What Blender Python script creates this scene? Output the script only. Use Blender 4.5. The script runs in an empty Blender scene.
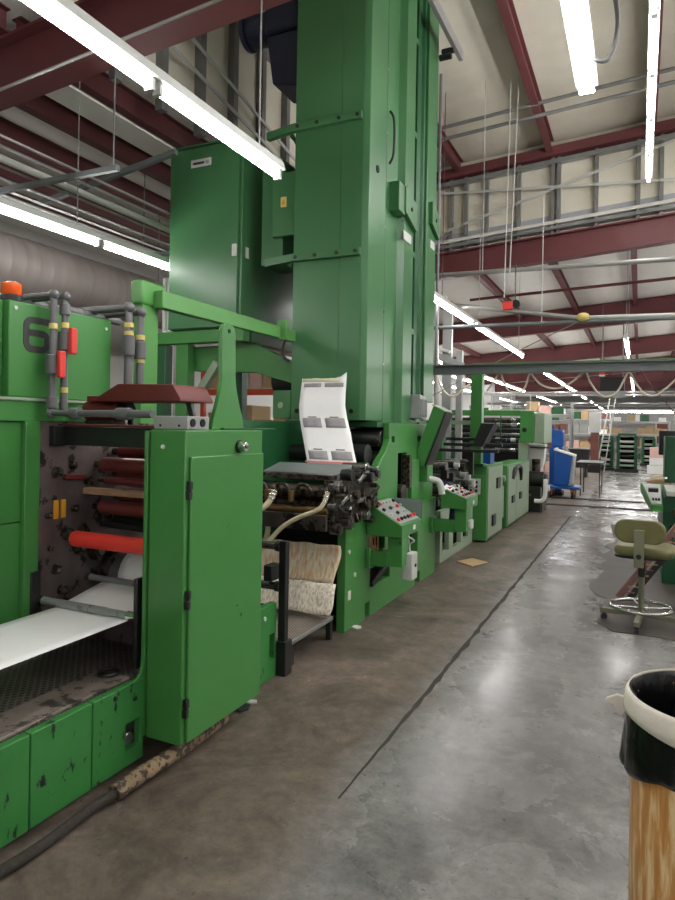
import bpy, bmesh, math, random
from mathutils import Vector, Matrix
random.seed(7)
R = math.radians
SC = bpy.context.scene
COL = SC.collection

# ------------------------------------------------------------------ materials
def _lin(c):
    return tuple((x / 12.92 if x <= .04045 else ((x + .055) / 1.055) ** 2.4) for x in (v / 255 for v in c)) + (1,)

def mat(name, rgb, rough=.5, metal=0., var=.12, scale=6., chips=None, chip_amt=.3, chip_scale=25., bump=0., bscale=60., stretch=None, rvar=.1, spec=.5):
    m = bpy.data.materials.new(name); m.use_nodes = True
    nt = m.node_tree; N = nt.nodes; L = nt.links
    b = N['Principled BSDF']
    b.inputs['Metallic'].default_value = metal
    b.inputs['Specular IOR Level'].default_value = spec
    tc = N.new('ShaderNodeTexCoord'); co = tc.outputs['Object']
    if stretch:
        mp = N.new('ShaderNodeMapping'); mp.inputs['Scale'].default_value = stretch
        L.new(co, mp.inputs['Vector']); co = mp.outputs['Vector']
    n = N.new('ShaderNodeTexNoise'); n.inputs['Scale'].default_value = scale; n.inputs['Detail'].default_value = 6
    L.new(co, n.inputs['Vector'])
    c = _lin(rgb)
    mx = N.new('ShaderNodeMix'); mx.data_type = 'RGBA'
    mx.inputs[6].default_value = tuple(v * (1 - var * 1.6) for v in c[:3]) + (1,)
    mx.inputs[7].default_value = tuple(min(1, v * (1 + var * 1.6)) for v in c[:3]) + (1,)
    L.new(n.outputs['Fac'], mx.inputs[0]); out = mx.outputs[2]
    if chips:
        n2 = N.new('ShaderNodeTexNoise'); n2.inputs['Scale'].default_value = chip_scale; n2.inputs['Detail'].default_value = 5
        n2.inputs['Roughness'].default_value = .6
        L.new(co, n2.inputs['Vector'])
        rp = N.new('ShaderNodeValToRGB')
        rp.color_ramp.elements[0].position = 1 - chip_amt; rp.color_ramp.elements[1].position = min(1, 1 - chip_amt + .04)
        L.new(n2.outputs['Fac'], rp.inputs['Fac'])
        m2 = N.new('ShaderNodeMix'); m2.data_type = 'RGBA'
        L.new(rp.outputs['Color'], m2.inputs[0]); L.new(out, m2.inputs[6]); m2.inputs[7].default_value = _lin(chips)
        out = m2.outputs[2]
    L.new(out, b.inputs['Base Color'])
    mr = N.new('ShaderNodeMapRange'); mr.inputs['To Min'].default_value = max(.03, rough - rvar); mr.inputs['To Max'].default_value = min(1, rough + rvar)
    L.new(n.outputs['Fac'], mr.inputs['Value']); L.new(mr.outputs['Result'], b.inputs['Roughness'])
    if bump:
        n3 = N.new('ShaderNodeTexNoise'); n3.inputs['Scale'].default_value = bscale; n3.inputs['Detail'].default_value = 4
        L.new(co, n3.inputs['Vector'])
        bp = N.new('ShaderNodeBump'); bp.inputs['Strength'].default_value = bump; bp.inputs['Distance'].default_value = .01
        L.new(n3.outputs['Fac'], bp.inputs['Height']); L.new(bp.outputs['Normal'], b.inputs['Normal'])
    return m

def emis(name, rgb, s):
    m = bpy.data.materials.new(name); m.use_nodes = True
    b = m.node_tree.nodes['Principled BSDF']
    b.inputs['Base Color'].default_value = (.9, .9, .9, 1)
    b.inputs['Emission Color'].default_value = _lin(rgb); b.inputs['Emission Strength'].default_value = s
    return m

M = {}
M['green'] = mat('green_paint', (64, 126, 62), .33, var=.08, scale=5, chips=(28, 48, 30), chip_amt=.285, chip_scale=13)
M['green2'] = mat('green_hazed', (62, 112, 70), .32, var=.06, scale=3)  # tower green, greyed in the colour for the haze it reflects
M['green_lit'] = mat('green_paint_lit', (78, 136, 68), .4, var=.08, scale=5)  # the same green made lighter, the light on the gantry painted in
M['green_dk'] = mat('dark_green_paint', (30, 84, 48), .4, var=.1)
M['green_pl'] = mat('plinth_green', (52, 122, 58), .42, var=.1, scale=4, chips=(20, 30, 22), chip_amt=.385, chip_scale=9, stretch=(2.2, 2.2, 1))
M['sage'] = mat('sage_and_lit_green', (138, 156, 132), .45, var=.08)
M['deep_green'] = mat('deep_machine_green', (20, 72, 44), .4, var=.1)
M['steel'] = mat('steel', (150, 152, 150), .28, .9, var=.12)
M['roller_grey'] = mat('roller_grey', (140, 142, 142), .3, .3, var=.08)
M['plate_lilac'] = mat('oily_machined_plate', (106, 94, 92), .4, .3, var=.5, scale=5, chips=(44, 36, 36), chip_amt=.42, chip_scale=9, bump=.2, bscale=25)
M['chrome'] = mat('chrome', (205, 206, 205), .15, 1., var=.05)
M['dsteel'] = mat('dark_oily_steel', (84, 78, 74), .4, .6, var=.45, scale=7, chips=(34, 28, 26), chip_amt=.45, chip_scale=9, bump=.2, bscale=25)
M['greasy'] = mat('greasy_metal', (82, 74, 62), .35, .5, var=.5, scale=22, chips=(24, 20, 17), chip_amt=.5, chip_scale=30, bump=.35, bscale=50)
M['black'] = mat('black_paint', (26, 27, 27), .45, var=.2)
M['blackpl'] = mat('black_plastic_sheet', (11, 11, 12), .28, var=.2, spec=.35, bump=1., bscale=11, stretch=(1, 1, .5))
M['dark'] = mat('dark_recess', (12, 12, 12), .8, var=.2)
M['grey'] = mat('grey_paint', (150, 152, 150), .45, var=.06)
M['lgrey'] = mat('pale_grey_paint', (196, 198, 194), .45, var=.05)
M['galv'] = mat('galvanised_steel', (150, 152, 150), .4, .55, var=.18, scale=9)
M['conduit'] = mat('conduit_metal', (168, 166, 164), .35, .4, var=.08)
M['ibeam'] = mat('grey_steel_beam', (112, 118, 118), .45, .1, var=.1)
M['red_steel'] = mat('red_primer_steel', (106, 56, 58), .5, var=.12, scale=2)
M['red_dk'] = mat('dark_red_primer_steel', (94, 48, 49), .5, var=.14, scale=2)
M['insul'] = mat('insulation_facing', (226, 223, 216), .75, var=.06, scale=2, bump=.5, bscale=3.5)
M['insul_y'] = mat('cream_insulation_facing', (228, 222, 206), .75, var=.07, scale=3, bump=.6, bscale=5)
M['stud'] = mat('wall_stud_metal', (128, 128, 128), .5, .1, var=.15)
M['wallp'] = mat('painted_wall', (190, 190, 186), .7, var=.05, scale=2)
M['maroon'] = mat('maroon_paint', (98, 34, 32), .45, var=.12)
M['maroon_roll'] = mat('maroon_rubber', (112, 52, 50), .32, var=.25, scale=8)
M['redroll'] = mat('red_rubber', (226, 62, 54), .35, var=.08)
M['wood'] = mat('tan_wood', (158, 122, 96), .55, var=.2, stretch=(3, 20, 20))
M['paper'] = mat('white_paper', (244, 244, 244), .7, var=.02)
M['paper_grey'] = mat('printed_grey', (150, 148, 150), .7, var=.1, scale=60)
M['paper_tan'] = mat('torn_tape', (206, 204, 170), .7, var=.1)
M['paper_pink'] = mat('pink_ink', (214, 130, 128), .6, var=.1)
M['ink'] = mat('dark_ink', (48, 46, 48), .6, var=.1)
M['pvc'] = mat('grey_pvc', (98, 98, 100), .4, var=.08)
M['yellow'] = mat('yellow_label', (216, 196, 118), .55, var=.08)
M['orange_lab'] = mat('orange_label', (210, 150, 40), .5, var=.1)
M['redv'] = mat('red_handle', (222, 62, 54), .4, var=.06)
M['orange'] = mat('orange_lens', (236, 96, 34), .2, var=.05)
M['rack'] = mat('orange_rack', (222, 88, 52), .5, var=.08)
M['hose'] = mat('cream_hose', (206, 196, 164), .45, var=.1, scale=12)
M['hose_w'] = mat('white_cable', (226, 220, 200), .5, var=.05)
M['blue'] = mat('blue_paint', (22, 78, 150), .35, var=.1)
M['bluedk'] = mat('dark_blue_motor', (44, 50, 78), .45, var=.15)
M['olive'] = mat('olive_vinyl', (106, 104, 64), .42, var=.1, scale=10)
M['olive_mt'] = mat('olive_metal', (120, 121, 100), .4, .2, var=.1)
M['brown'] = mat('brown_panel', (116, 70, 62), .5, var=.1)
M['card'] = mat('cardboard', (188, 160, 120), .7, var=.08)
M['white'] = mat('white_paint', (232, 232, 228), .5, var=.03)
M['whitecloth'] = mat('white_rim_band', (226, 218, 206), .65, var=.08, scale=18, bump=.5, bscale=14)
M['tan'] = mat('copper_cap', (176, 120, 82), .4, .3, var=.1)
M['worn_edge'] = mat('worn_edge_steel', (128, 118, 110), .45, .2, var=.4, scale=9, chips=(60, 54, 50), chip_amt=.45, chip_scale=14)
M['brass'] = mat('grimy_brass', (118, 92, 56), .4, .5, var=.3, scale=20)
M['pink'] = mat('pink_carton', (226, 186, 176), .7, var=.08)
M['purple'] = mat('violet_brown_slats', (112, 82, 76), .55, var=.2, scale=9)
M['tube'] = emis('fluorescent_tube', (254, 252, 250), 46)
M['clear'] = mat('cloudy_perspex', (150, 164, 164), .2, var=.05)
nt = M['clear'].node_tree; nt.nodes['Principled BSDF'].inputs['Transmission Weight'].default_value = .55

def floor_mat():
    m = bpy.data.materials.new('worn_concrete'); m.use_nodes = True
    nt = m.node_tree; N = nt.nodes; L = nt.links; b = N['Principled BSDF']
    tc = N.new('ShaderNodeTexCoord'); co = tc.outputs['Object']
    def noise(s, d=8, r=.6, dist=0.):
        n = N.new('ShaderNodeTexNoise'); n.inputs['Scale'].default_value = s; n.inputs['Detail'].default_value = d
        n.inputs['Roughness'].default_value = r; n.inputs['Distortion'].default_value = dist
        L.new(co, n.inputs['Vector']); return n.outputs['Fac']
    def ramp(f, p0, c0, p1, c1):
        r = N.new('ShaderNodeValToRGB'); e = r.color_ramp.elements
        e[0].position = p0; e[0].color = c0; e[1].position = p1; e[1].color = c1
        L.new(f, r.inputs['Fac']); return r.outputs['Color']
    def mix(f, a, c, mode='MIX'):
        x = N.new('ShaderNodeMix'); x.data_type = 'RGBA'; x.blend_type = mode
        if isinstance(f, (int, float)): x.inputs[0].default_value = f
        else: L.new(f, x.inputs[0])
        for s, v in ((6, a), (7, c)):
            if isinstance(v, tuple): x.inputs[s].default_value = v
            else: L.new(v, x.inputs[s])
        return x.outputs[2]
    base = ramp(noise(.9, 9, .65, .6), .3, _lin((92, 90, 89)), .74, _lin((164, 162, 160)))
    fine = ramp(noise(11, 12, .8), .35, (.45, .45, .45, 1), .66, (1.15, 1.15, 1.15, 1))
    col = mix(.9, base, fine, 'MULTIPLY')
    # the strip beside the press is browner and dirtier, up to the sawn joint
    sep = N.new('ShaderNodeSeparateXYZ'); L.new(co, sep.inputs[0])
    ad = N.new('ShaderNodeMath'); ad.operation = 'MULTIPLY_ADD'
    L.new(noise(2.2, 6, .6), ad.inputs[0]); ad.inputs[1].default_value = .5; L.new(sep.outputs['X'], ad.inputs[2])
    mr = N.new('ShaderNodeMapRange'); mr.inputs['From Min'].default_value = -1.05; mr.inputs['From Max'].default_value = -.75
    mr.inputs['To Min'].default_value = 1; mr.inputs['To Max'].default_value = 0
    L.new(ad.outputs[0], mr.inputs['Value'])
    dirt = ramp(noise(1.6, 9, .7, .8), .3, _lin((56, 48, 42)), .72, _lin((140, 126, 112)))
    col = mix(mr.outputs['Result'], col, mix(.85, dirt, fine, 'MULTIPLY'))
    spots = ramp(noise(30, 4, .6), .655, (0, 0, 0, 1), .69, (.85, .85, .85, 1))
    col = mix(spots, col, _lin((56, 54, 52)))
    pale = ramp(noise(5.5, 10, .8, 1.), .60, (0, 0, 0, 1), .72, (.6, .6, .6, 1))
    col = mix(pale, col, _lin((184, 180, 174)))
    L.new(col, b.inputs['Base Color'])
    rg = ramp(noise(1.7, 9, .7, .5), .3, (.14, .14, .14, 1), .75, (.40, .40, .40, 1))
    rg2 = mix(mr.outputs['Result'], rg, (.52, .52, .52, 1))
    L.new(rg2, b.inputs['Roughness'])
    bp = N.new('ShaderNodeBump'); bp.inputs['Strength'].default_value = .06; bp.inputs['Distance'].default_value = .02
    L.new(noise(9, 8, .6), bp.inputs['Height']); L.new(bp.outputs['Normal'], b.inputs['Normal'])
    return m
M['floor'] = floor_mat()
M['joint'] = mat('joint_filler', (50, 46, 42), .8, var=.5, scale=9)

def tread_mat(name, rgb, sc, metal=.6):
    m = mat(name, rgb, .42, metal, var=.4, scale=5)
    nt = m.node_tree; N = nt.nodes; L = nt.links
    tc = N.new('ShaderNodeTexCoord'); mp = N.new('ShaderNodeMapping'); mp.inputs['Rotation'].default_value = (0, 0, R(45))
    L.new(tc.outputs['Object'], mp.inputs['Vector'])
    w = []
    for d in ('X', 'Y'):
        x = N.new('ShaderNodeTexWave'); x.bands_direction = d; x.inputs['Scale'].default_value = sc; L.new(mp.outputs['Vector'], x.inputs['Vector']); w.append(x.outputs['Fac'])
    mu = N.new('ShaderNodeMath'); mu.operation = 'MAXIMUM'; L.new(w[0], mu.inputs[0]); L.new(w[1], mu.inputs[1])
    bp = N.new('ShaderNodeBump'); bp.inputs['Strength'].default_value = 1; bp.inputs['Distance'].default_value = .006
    L.new(mu.outputs[0], bp.inputs['Height']); L.new(bp.outputs['Normal'], N['Principled BSDF'].inputs['Normal'])
    pb = N['Principled BSDF']; src = pb.inputs['Base Color'].links[0].from_socket
    mr = N.new('ShaderNodeMapRange'); mr.inputs['From Min'].default_value = .5; mr.inputs['To Min'].default_value = .45; mr.inputs['To Max'].default_value = 1.15
    L.new(mu.outputs[0], mr.inputs['Value'])
    mm = N.new('ShaderNodeMix'); mm.data_type = 'RGBA'; mm.blend_type = 'MULTIPLY'; mm.inputs[0].default_value = 1
    L.new(src, mm.inputs[6]); L.new(mr.outputs['Result'], mm.inputs[7]); L.new(mm.outputs[2], pb.inputs['Base Color'])
    return m
M['tread'] = tread_mat('tread_plate', (132, 124, 118), 11)
M['mesh'] = tread_mat('expanded_metal', (160, 150, 138), 16)

def streak_mat(name, a, c1, c2, sc, rough=.5, bump=.4):
    m = bpy.data.materials.new(name); m.use_nodes = True
    nt = m.node_tree; N = nt.nodes; L = nt.links; b = N['Principled BSDF']; b.inputs['Roughness'].default_value = rough
    tc = N.new('ShaderNodeTexCoord'); mp = N.new('ShaderNodeMapping'); mp.inputs['Scale'].default_value = sc
    L.new(tc.outputs['Object'], mp.inputs['Vector'])
    n = N.new('ShaderNodeTexNoise'); n.inputs['Scale'].default_value = 1; n.inputs['Detail'].default_value = 6; n.inputs['Distortion'].default_value = .2
    L.new(mp.outputs['Vector'], n.inputs['Vector'])
    r = N.new('ShaderNodeValToRGB'); e = r.color_ramp.elements
    e[0].position = .36; e[0].color = _lin(a); e[1].position = .62; e[1].color = _lin(c2)
    k = e.new(.5); k.color = _lin(c1)
    L.new(n.outputs['Fac'], r.inputs['Fac']); L.new(r.outputs['Color'], b.inputs['Base Color'])
    bp = N.new('ShaderNodeBump'); bp.inputs['Strength'].default_value = bump; bp.inputs['Distance'].default_value = .01
    L.new(n.outputs['Fac'], bp.inputs['Height']); L.new(bp.outputs['Normal'], b.inputs['Normal'])
    return m
M['drips'] = streak_mat('drip_stained_sheet', (226, 178, 128), (232, 216, 184), (240, 232, 214), (50, 50, 3.))
M['drips2'] = streak_mat('grey_drip_sheet', (190, 180, 164), (228, 218, 198), (240, 234, 218), (75, 75, 2.6))
M['drum'] = streak_mat('brown_drum', (190, 128, 66), (206, 150, 84), (238, 208, 160), (48, 48, 7.), .35, .3)
M['duct'] = mat('spiral_duct_metal', (156, 146, 142), .55, .25, var=.2, scale=1.2, stretch=(1, 6, 1))

# ------------------------------------------------------------------ mesh builder
class MB:
    def __init__(s): s.bm = bmesh.new()
    def faces(s, vs, fs):
        v = [s.bm.verts.new(p) for p in vs]
        for f in fs:
            try: s.bm.faces.new([v[i] for i in f])
            except ValueError: pass
        return s
    def box(s, x0, x1, y0, y1, z0, z1):
        v = [(x, y, z) for x in (x0, x1) for y in (y0, y1) for z in (z0, z1)]
        return s.faces(v, [(0, 1, 3, 2), (4, 6, 7, 5), (0, 4, 5, 1), (2, 3, 7, 6), (0, 2, 6, 4), (1, 5, 7, 3)])
    def bar(s, p0, p1, w, h, up=(0, 0, 1)):
        p0, p1 = Vector(p0), Vector(p1); d = (p1 - p0).normalized(); up = Vector(up)
        if abs(d.dot(up)) > .98: up = Vector((1, 0, 0))
        a = d.cross(up).normalized() * w / 2; b = a.cross(d).normalized() * h / 2
        v = [p + i * a + j * b for p in (p0, p1) for i in (-1, 1) for j in (-1, 1)]
        return s.faces(v, [(0, 1, 3, 2), (4, 6, 7, 5), (0, 4, 5, 1), (2, 3, 7, 6), (0, 2, 6, 4), (1, 5, 7, 3)])
    def ibeam(s, p0, p1, w, h, t=.02, up=(0, 0, 1)):
        p0, p1 = Vector(p0), Vector(p1); u = Vector(up); d = (p1 - p0).normalized()
        a = d.cross(u).normalized(); b = a.cross(d).normalized()
        o = b * (h / 2 - t / 2)
        s.bar(p0 + o, p1 + o, w, t, up); s.bar(p0 - o, p1 - o, w, t, up); s.bar(p0, p1, t, h - 2 * t, up)
        return s
    def cyl(s, p0, p1, r, r2=None, n=20, caps=True):
        p0, p1 = Vector(p0), Vector(p1); r2 = r if r2 is None else r2
        d = (p1 - p0).normalized(); u = Vector((0, 0, 1)) if abs(d.z) < .9 else Vector((1, 0, 0))
        a = d.cross(u).normalized(); b = d.cross(a)
        v = []
        for p, q in ((p0, r), (p1, r2)):
            for i in range(n):
                t = 2 * math.pi * i / n; v.append(p + (a * math.cos(t) + b * math.sin(t)) * q)
        f = [(i, (i + 1) % n, n + (i + 1) % n, n + i) for i in range(n)]
        if caps: f += [tuple(range(n - 1, -1, -1)), tuple(range(n, 2 * n))]
        return s.faces(v, f)
    def tube(s, pts, r, n=10, sub=6, spline=True):
        P = [Vector(p) for p in pts]
        if spline and len(P) > 2:
            Q = []
            for i in range(len(P) - 1):
                a, b, c, d = P[max(i - 1, 0)], P[i], P[i + 1], P[min(i + 2, len(P) - 1)]
                for k in range(sub):
                    t = k / sub
                    Q.append(.5 * ((2 * b) + (c - a) * t + (2 * a - 5 * b + 4 * c - d) * t * t + (3 * b - a - 3 * c + d) * t ** 3))
            Q.append(P[-1]); P = Q
        rings = []; pa = None
        for i, p in enumerate(P):
            d = (P[min(i + 1, len(P) - 1)] - P[max(i - 1, 0)]).normalized()
            if pa is None:
                u = Vector((0, 0, 1)) if abs(d.z) < .9 else Vector((1, 0, 0)); a = d.cross(u).normalized()
            else: a = (pa - d * pa.dot(d)).normalized()
            pa = a; b = d.cross(a)
            rings.append([s.bm.verts.new(p + (a * math.cos(2 * math.pi * k / n) + b * math.sin(2 * math.pi * k / n)) * r) for k in range(n)])
        for A, B in zip(rings, rings[1:]):
            for k in range(n): s.bm.faces.new((A[k], A[(k + 1) % n], B[(k + 1) % n], B[k]))
        s.bm.faces.new(rings[0][::-1]); s.bm.faces.new(rings[-1])
        return s
    def prism(s, pts, ax, a, b):
        f = {'x': lambda u, v, w: (w, u, v), 'y': lambda u, v, w: (u, w, v), 'z': lambda u, v, w: (u, v, w)}[ax]
        n = len(pts)
        v = [f(p[0], p[1], a) for p in pts] + [f(p[0], p[1], b) for p in pts]
        return s.faces(v, [tuple(range(n)), tuple(range(2 * n - 1, n - 1, -1))] + [(i, n + i, n + (i + 1) % n, (i + 1) % n) for i in range(n)])
    def plate(s, ax, a, b, rect, holes=()):
        """a plate of thickness a..b along ax with rectangular holes cut clean through"""
        u0, u1, v0, v1 = rect
        us = sorted({u0, u1} | {h[i] for h in holes for i in (0, 1)}); vs = sorted({v0, v1} | {h[i] for h in holes for i in (2, 3)})
        f = {'x': lambda u, v, w: (w, u, v), 'y': lambda u, v, w: (u, w, v), 'z': lambda u, v, w: (u, v, w)}[ax]
        full = lambda i, j: 0 <= i < len(us) - 1 and 0 <= j < len(vs) - 1 and not any(h[0] <= us[i] and us[i + 1] <= h[1] and h[2] <= vs[j] and vs[j + 1] <= h[3] for h in holes)
        for i in range(len(us) - 1):
            for j in range(len(vs) - 1):
                if not full(i, j): continue
                U, V, W, X = us[i], us[i + 1], vs[j], vs[j + 1]
                q = [(U, W), (V, W), (V, X), (U, X)]
                vv = [f(*p, a) for p in q] + [f(*p, b) for p in q]
                fs = [(0, 1, 2, 3), (7, 6, 5, 4)]
                for k, (di, dj) in enumerate(((0, -1), (1, 0), (0, 1), (-1, 0))):
                    if not full(i + di, j + dj): fs.append((k, 4 + k, 4 + (k + 1) % 4, (k + 1) % 4))
                s.faces(vv, fs)
        bmesh.ops.remove_doubles(s.bm, verts=s.bm.verts, dist=1e-5)
        return s
    def lathe(s, prof, c, n=28, sx=1, sy=1):
        rings = []
        for r, z in prof:
            rings.append([s.bm.verts.new((c[0] + r * math.cos(2 * math.pi * k / n) * sx, c[1] + r * math.sin(2 * math.pi * k / n) * sy, c[2] + z)) for k in range(n)])
        for A, B in zip(rings, rings[1:]):
            for k in range(n): s.bm.faces.new((A[k], A[(k + 1) % n], B[(k + 1) % n], B[k]))
        if prof[0][0] > 1e-4: s.bm.faces.new(rings[0][::-1])
        if prof[-1][0] > 1e-4: s.bm.faces.new(rings[-1])
        bmesh.ops.remove_doubles(s.bm, verts=s.bm.verts, dist=1e-6)
        return s
    def ring(s, c, Rr, r, n=40, m=10):
        P = [(c[0] + Rr * math.cos(2 * math.pi * i / n), c[1] + Rr * math.sin(2 * math.pi * i / n), c[2]) for i in range(n)]
        rings = []
        for i in range(n):
            t = 2 * math.pi * i / n; o = Vector((math.cos(t), math.sin(t), 0))
            rings.append([s.bm.verts.new(Vector(P[i]) + (o * math.cos(2 * math.pi * k / m) + Vector((0, 0, 1)) * math.sin(2 * math.pi * k / m)) * r) for k in range(m)])
        for i in range(n):
            A, B = rings[i], rings[(i + 1) % n]
            for k in range(m): s.bm.faces.new((A[k], A[(k + 1) % m], B[(k + 1) % m], B[k]))
        return s
    def grid(s, rows):
        V = [[s.bm.verts.new(p) for p in r] for r in rows]
        for a, b in zip(V, V[1:]):
            for i in range(len(a) - 1): s.bm.faces.new((a[i], a[i + 1], b[i + 1], b[i]))
        return s
    def ball(s, c, r, n=16):
        mtx = Matrix.Translation(c) @ Matrix.Diagonal((r if not isinstance(r, tuple) else r[0], r if not isinstance(r, tuple) else r[1], r if not isinstance(r, tuple) else r[2], 1))
        bmesh.ops.create_uvsphere(s.bm, u_segments=n, v_segments=n // 2 + 2, radius=1, matrix=mtx); return s

ORG = {}
def build(mb, name, m, parent=None, bevel=0., solid=0., sub=0, stuff=False, origin=None):
    bm = mb.bm
    bmesh.ops.recalc_face_normals(bm, faces=bm.faces)
    if parent is not None: o = ORG[parent.name]
    elif origin: o = Vector(origin)
    else:
        xs = [v.co for v in bm.verts]
        o = Vector(((min(v.x for v in xs) + max(v.x for v in xs)) / 2, (min(v.y for v in xs) + max(v.y for v in xs)) / 2, min(v.z for v in xs)))
    bmesh.ops.translate(bm, verts=bm.verts, vec=-o)
    me = bpy.data.meshes.new(name); bm.to_mesh(me); bm.free()
    me.materials.append(M[m] if isinstance(m, str) else m)
    me.shade_smooth(); me.set_sharp_from_angle(angle=R(38))
    ob = bpy.data.objects.new(name, me); COL.objects.link(ob)
    if parent is not None: ob.parent = parent
    else: ob.location = o
    ORG[ob.name] = o
    if solid:
        md = ob.modifiers.new('solid', 'SOLIDIFY'); md.thickness = solid; md.offset = 0
    if bevel:
        md = ob.modifiers.new('bevel', 'BEVEL'); md.width = bevel; md.segments = 2; md.limit_method = 'ANGLE'; md.angle_limit = R(40)
    if sub:
        md = ob.modifiers.new('sub', 'SUBSURF'); md.levels = sub; md.render_levels = sub
    if stuff: ob['kind'] = 'stuff'
    return ob

def tag(o, label, cat, group=None):
    o['label'] = label; o['category'] = cat
    if group: o['group'] = group
    return o
def thing(name, label, cat, loc, group=None):
    o = bpy.data.objects.new(name, None); COL.objects.link(o); o.location = loc; o.empty_display_size = .1
    ORG[o.name] = Vector(loc); return tag(o, label, cat, group)
def struct(mb, name, m, label=None, **k):
    o = build(mb, name, m, **k); o['kind'] = 'structure'
    if label: o['label'] = label
    return o
def dup(root, loc, label, group=None):
    r = root.copy(); COL.objects.link(r); r.location = loc; r['label'] = label; ORG[r.name] = Vector(loc)
    if group: r['group'] = group
    def rec(src, dst):
        for ch in list(src.children):
            c = ch.copy(); COL.objects.link(c); c.parent = dst; rec(ch, c)
    rec(root, r)
    return r

# ------------------------------------------------------------------ camera (eye height 1.6 m, looking a little left of the aisle)
FPX = 650.; YAW = math.atan(302 / 650); ROLL = R(1.0); SHY = -23.3
_F = Vector((-math.sin(YAW), math.cos(YAW), 0)); _Rt = Vector((math.cos(YAW), math.sin(YAW), 0)); _U = Vector((0, 0, 1))
_Rr = _Rt * math.cos(ROLL) + _U * math.sin(ROLL); _Ur = _U * math.cos(ROLL) - _Rt * math.sin(ROLL)
def at(px, py, v, ax=1):
    """world point of a measured image position on the plane Y = v (or X = v, Z = v)"""
    d = _F * FPX + _Rr * (px - 337.5) - _Ur * (py - 450 - SHY)
    o = Vector((0, 0, 1.6)); t = (v - o[ax]) / d[ax]
    return o + d * t
cam = bpy.data.cameras.new('camera'); co = bpy.data.objects.new('camera', cam); COL.objects.link(co)
mw = Matrix((_Rr, _Ur, -_F)).transposed().to_4x4(); mw.translation = (0, 0, 1.6); co.matrix_world = mw
cam.sensor_fit = 'VERTICAL'; cam.sensor_height = 24; cam.lens = FPX / 900 * 24; cam.shift_y = SHY / 900
cam.clip_start = .05; cam.clip_end = 200
SC.camera = co

# ------------------------------------------------------------------ the hall
XL, XR, YN, YE = -9., 9., -8., 62.
HX0, HX1, HY0, HY1 = -4.5, 7., 3.8, 12.           # the raised bay over the tower
raf = lambda x: 4.70 + .075 * x                     # underside of the rafters
lowdeck = lambda x: 5.36 + .075 * x
hideck = lambda x: 6.84 + .072 * x
struct(MB().box(XL, XR, YN, YE, -.2, 0), 'floor', 'floor', 'worn grey polished concrete floor', origin=(0, 0, 0))
def deck(x0, x1, y0, y1, f, m='insul'):
    struct(MB().prism([(x0, f(x0)), (x1, f(x1)), (x1, f(x1) + .06), (x0, f(x0) + .06)], 'y', y0, y1), 'ceiling', m, 'sloping roof underside of quilted insulation')
deck(XL, XR, YN, HY0, lowdeck); deck(XL, HX0, HY0, HY1, lowdeck); deck(HX1, XR, HY0, HY1, lowdeck); deck(XL, XR, HY1, YE, lowdeck)
deck(HX0 - .1, HX1 + .1, HY0 - .1, HY1 + .1, hideck, 'insul_y')
for nm, b in (('wall_left', (XL - .1, XL, YN, YE, 0, 5.2)), ('wall_right', (XR, XR + .1, YN, YE, 0, 6.4)), ('wall_back', (XL, XR, YE, YE + .1, 0, 6.4)), ('wall_front', (XL, XR, YN - .1, YN, 0, 6.4))):
    struct(MB().box(*b), nm, 'wallp', 'pale painted metal wall')
# walls of the raised bay
def baywall(nm, ax, v, t, u0, u1, lo, hi, m):
    f = MB(); f.prism([(u0, lo(u0)), (u1, lo(u1)), (u1, hi(u1)), (u0, hi(u0))], ax, v, v + t); struct(f, nm, m, 'cream insulated wall of the raised roof bay')
zc = lambda y: lowdeck(HX0)
baywall('wall_clerestory_left', 'x', HX0 - .08, .08, HY0, HY1, zc, lambda y: hideck(HX0) + .02, 'insul_y')
baywall('wall_clerestory_right', 'x', HX1, .08, HY0, HY1, lambda y: lowdeck(HX1), lambda y: hideck(HX1), 'insul_y')
baywall('wall_clerestory_back', 'y', HY1 + .12, .08, HX0, HX1, lambda x: raf(x) + .3, lambda x: hideck(x) + .02, 'insul_y')
baywall('wall_clerestory_front', 'y', HY0 - .08, .08, HX0, HX1, lambda x: lowdeck(x), lambda x: hideck(x), 'insul_y')
# rafters
for y in (HY0, HY1, 20.2, 28.4, 36.6, 44.8, 53.):
    g = MB(); h = .46 if y < 15 else .64; w = .11
    for z0, z1, ww in ((0, .025, w), (h - .025, h, w), (.025, h - .025, .012)):
        g.prism([(XL, raf(XL) + z0), (XR, raf(XR) + z0), (XR, raf(XR) + z1), (XL, raf(XL) + z1)], 'y', y - ww, y + ww)
    struct(g, 'rafter_beam', 'red_steel', 'red primed steel rafter spanning the hall')
def purlin(x, y0, y1, ztop, m='red_dk', d=.2):
    g = MB(); g.ibeam((x, y0, ztop - d / 2), (x, y1, ztop - d / 2), .11, d, .014)
    struct(g, 'purlin_beam', m, 'dark red roof purlin running down the hall')
for k in range(-6, 6):
    x = -.16 + 1.55 * k
    if x < XL or x > XR: continue
    purlin(x, HY1 + .2, YE, lowdeck(x)); purlin(x, YN, HY0 - .1, lowdeck(x))
    if x < HX0: purlin(x, HY0, HY1, lowdeck(x), d=.24)
for x in (-5.55, -7.1):
    purlin(x, HY0, HY1, lowdeck(x), d=.26)
for x in (-3.13, -1.51, .12, 1.72, 3.3, 4.9, 6.4):
    purlin(x, HY0, HY1, hideck(x), 'red_steel', .24)
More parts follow.
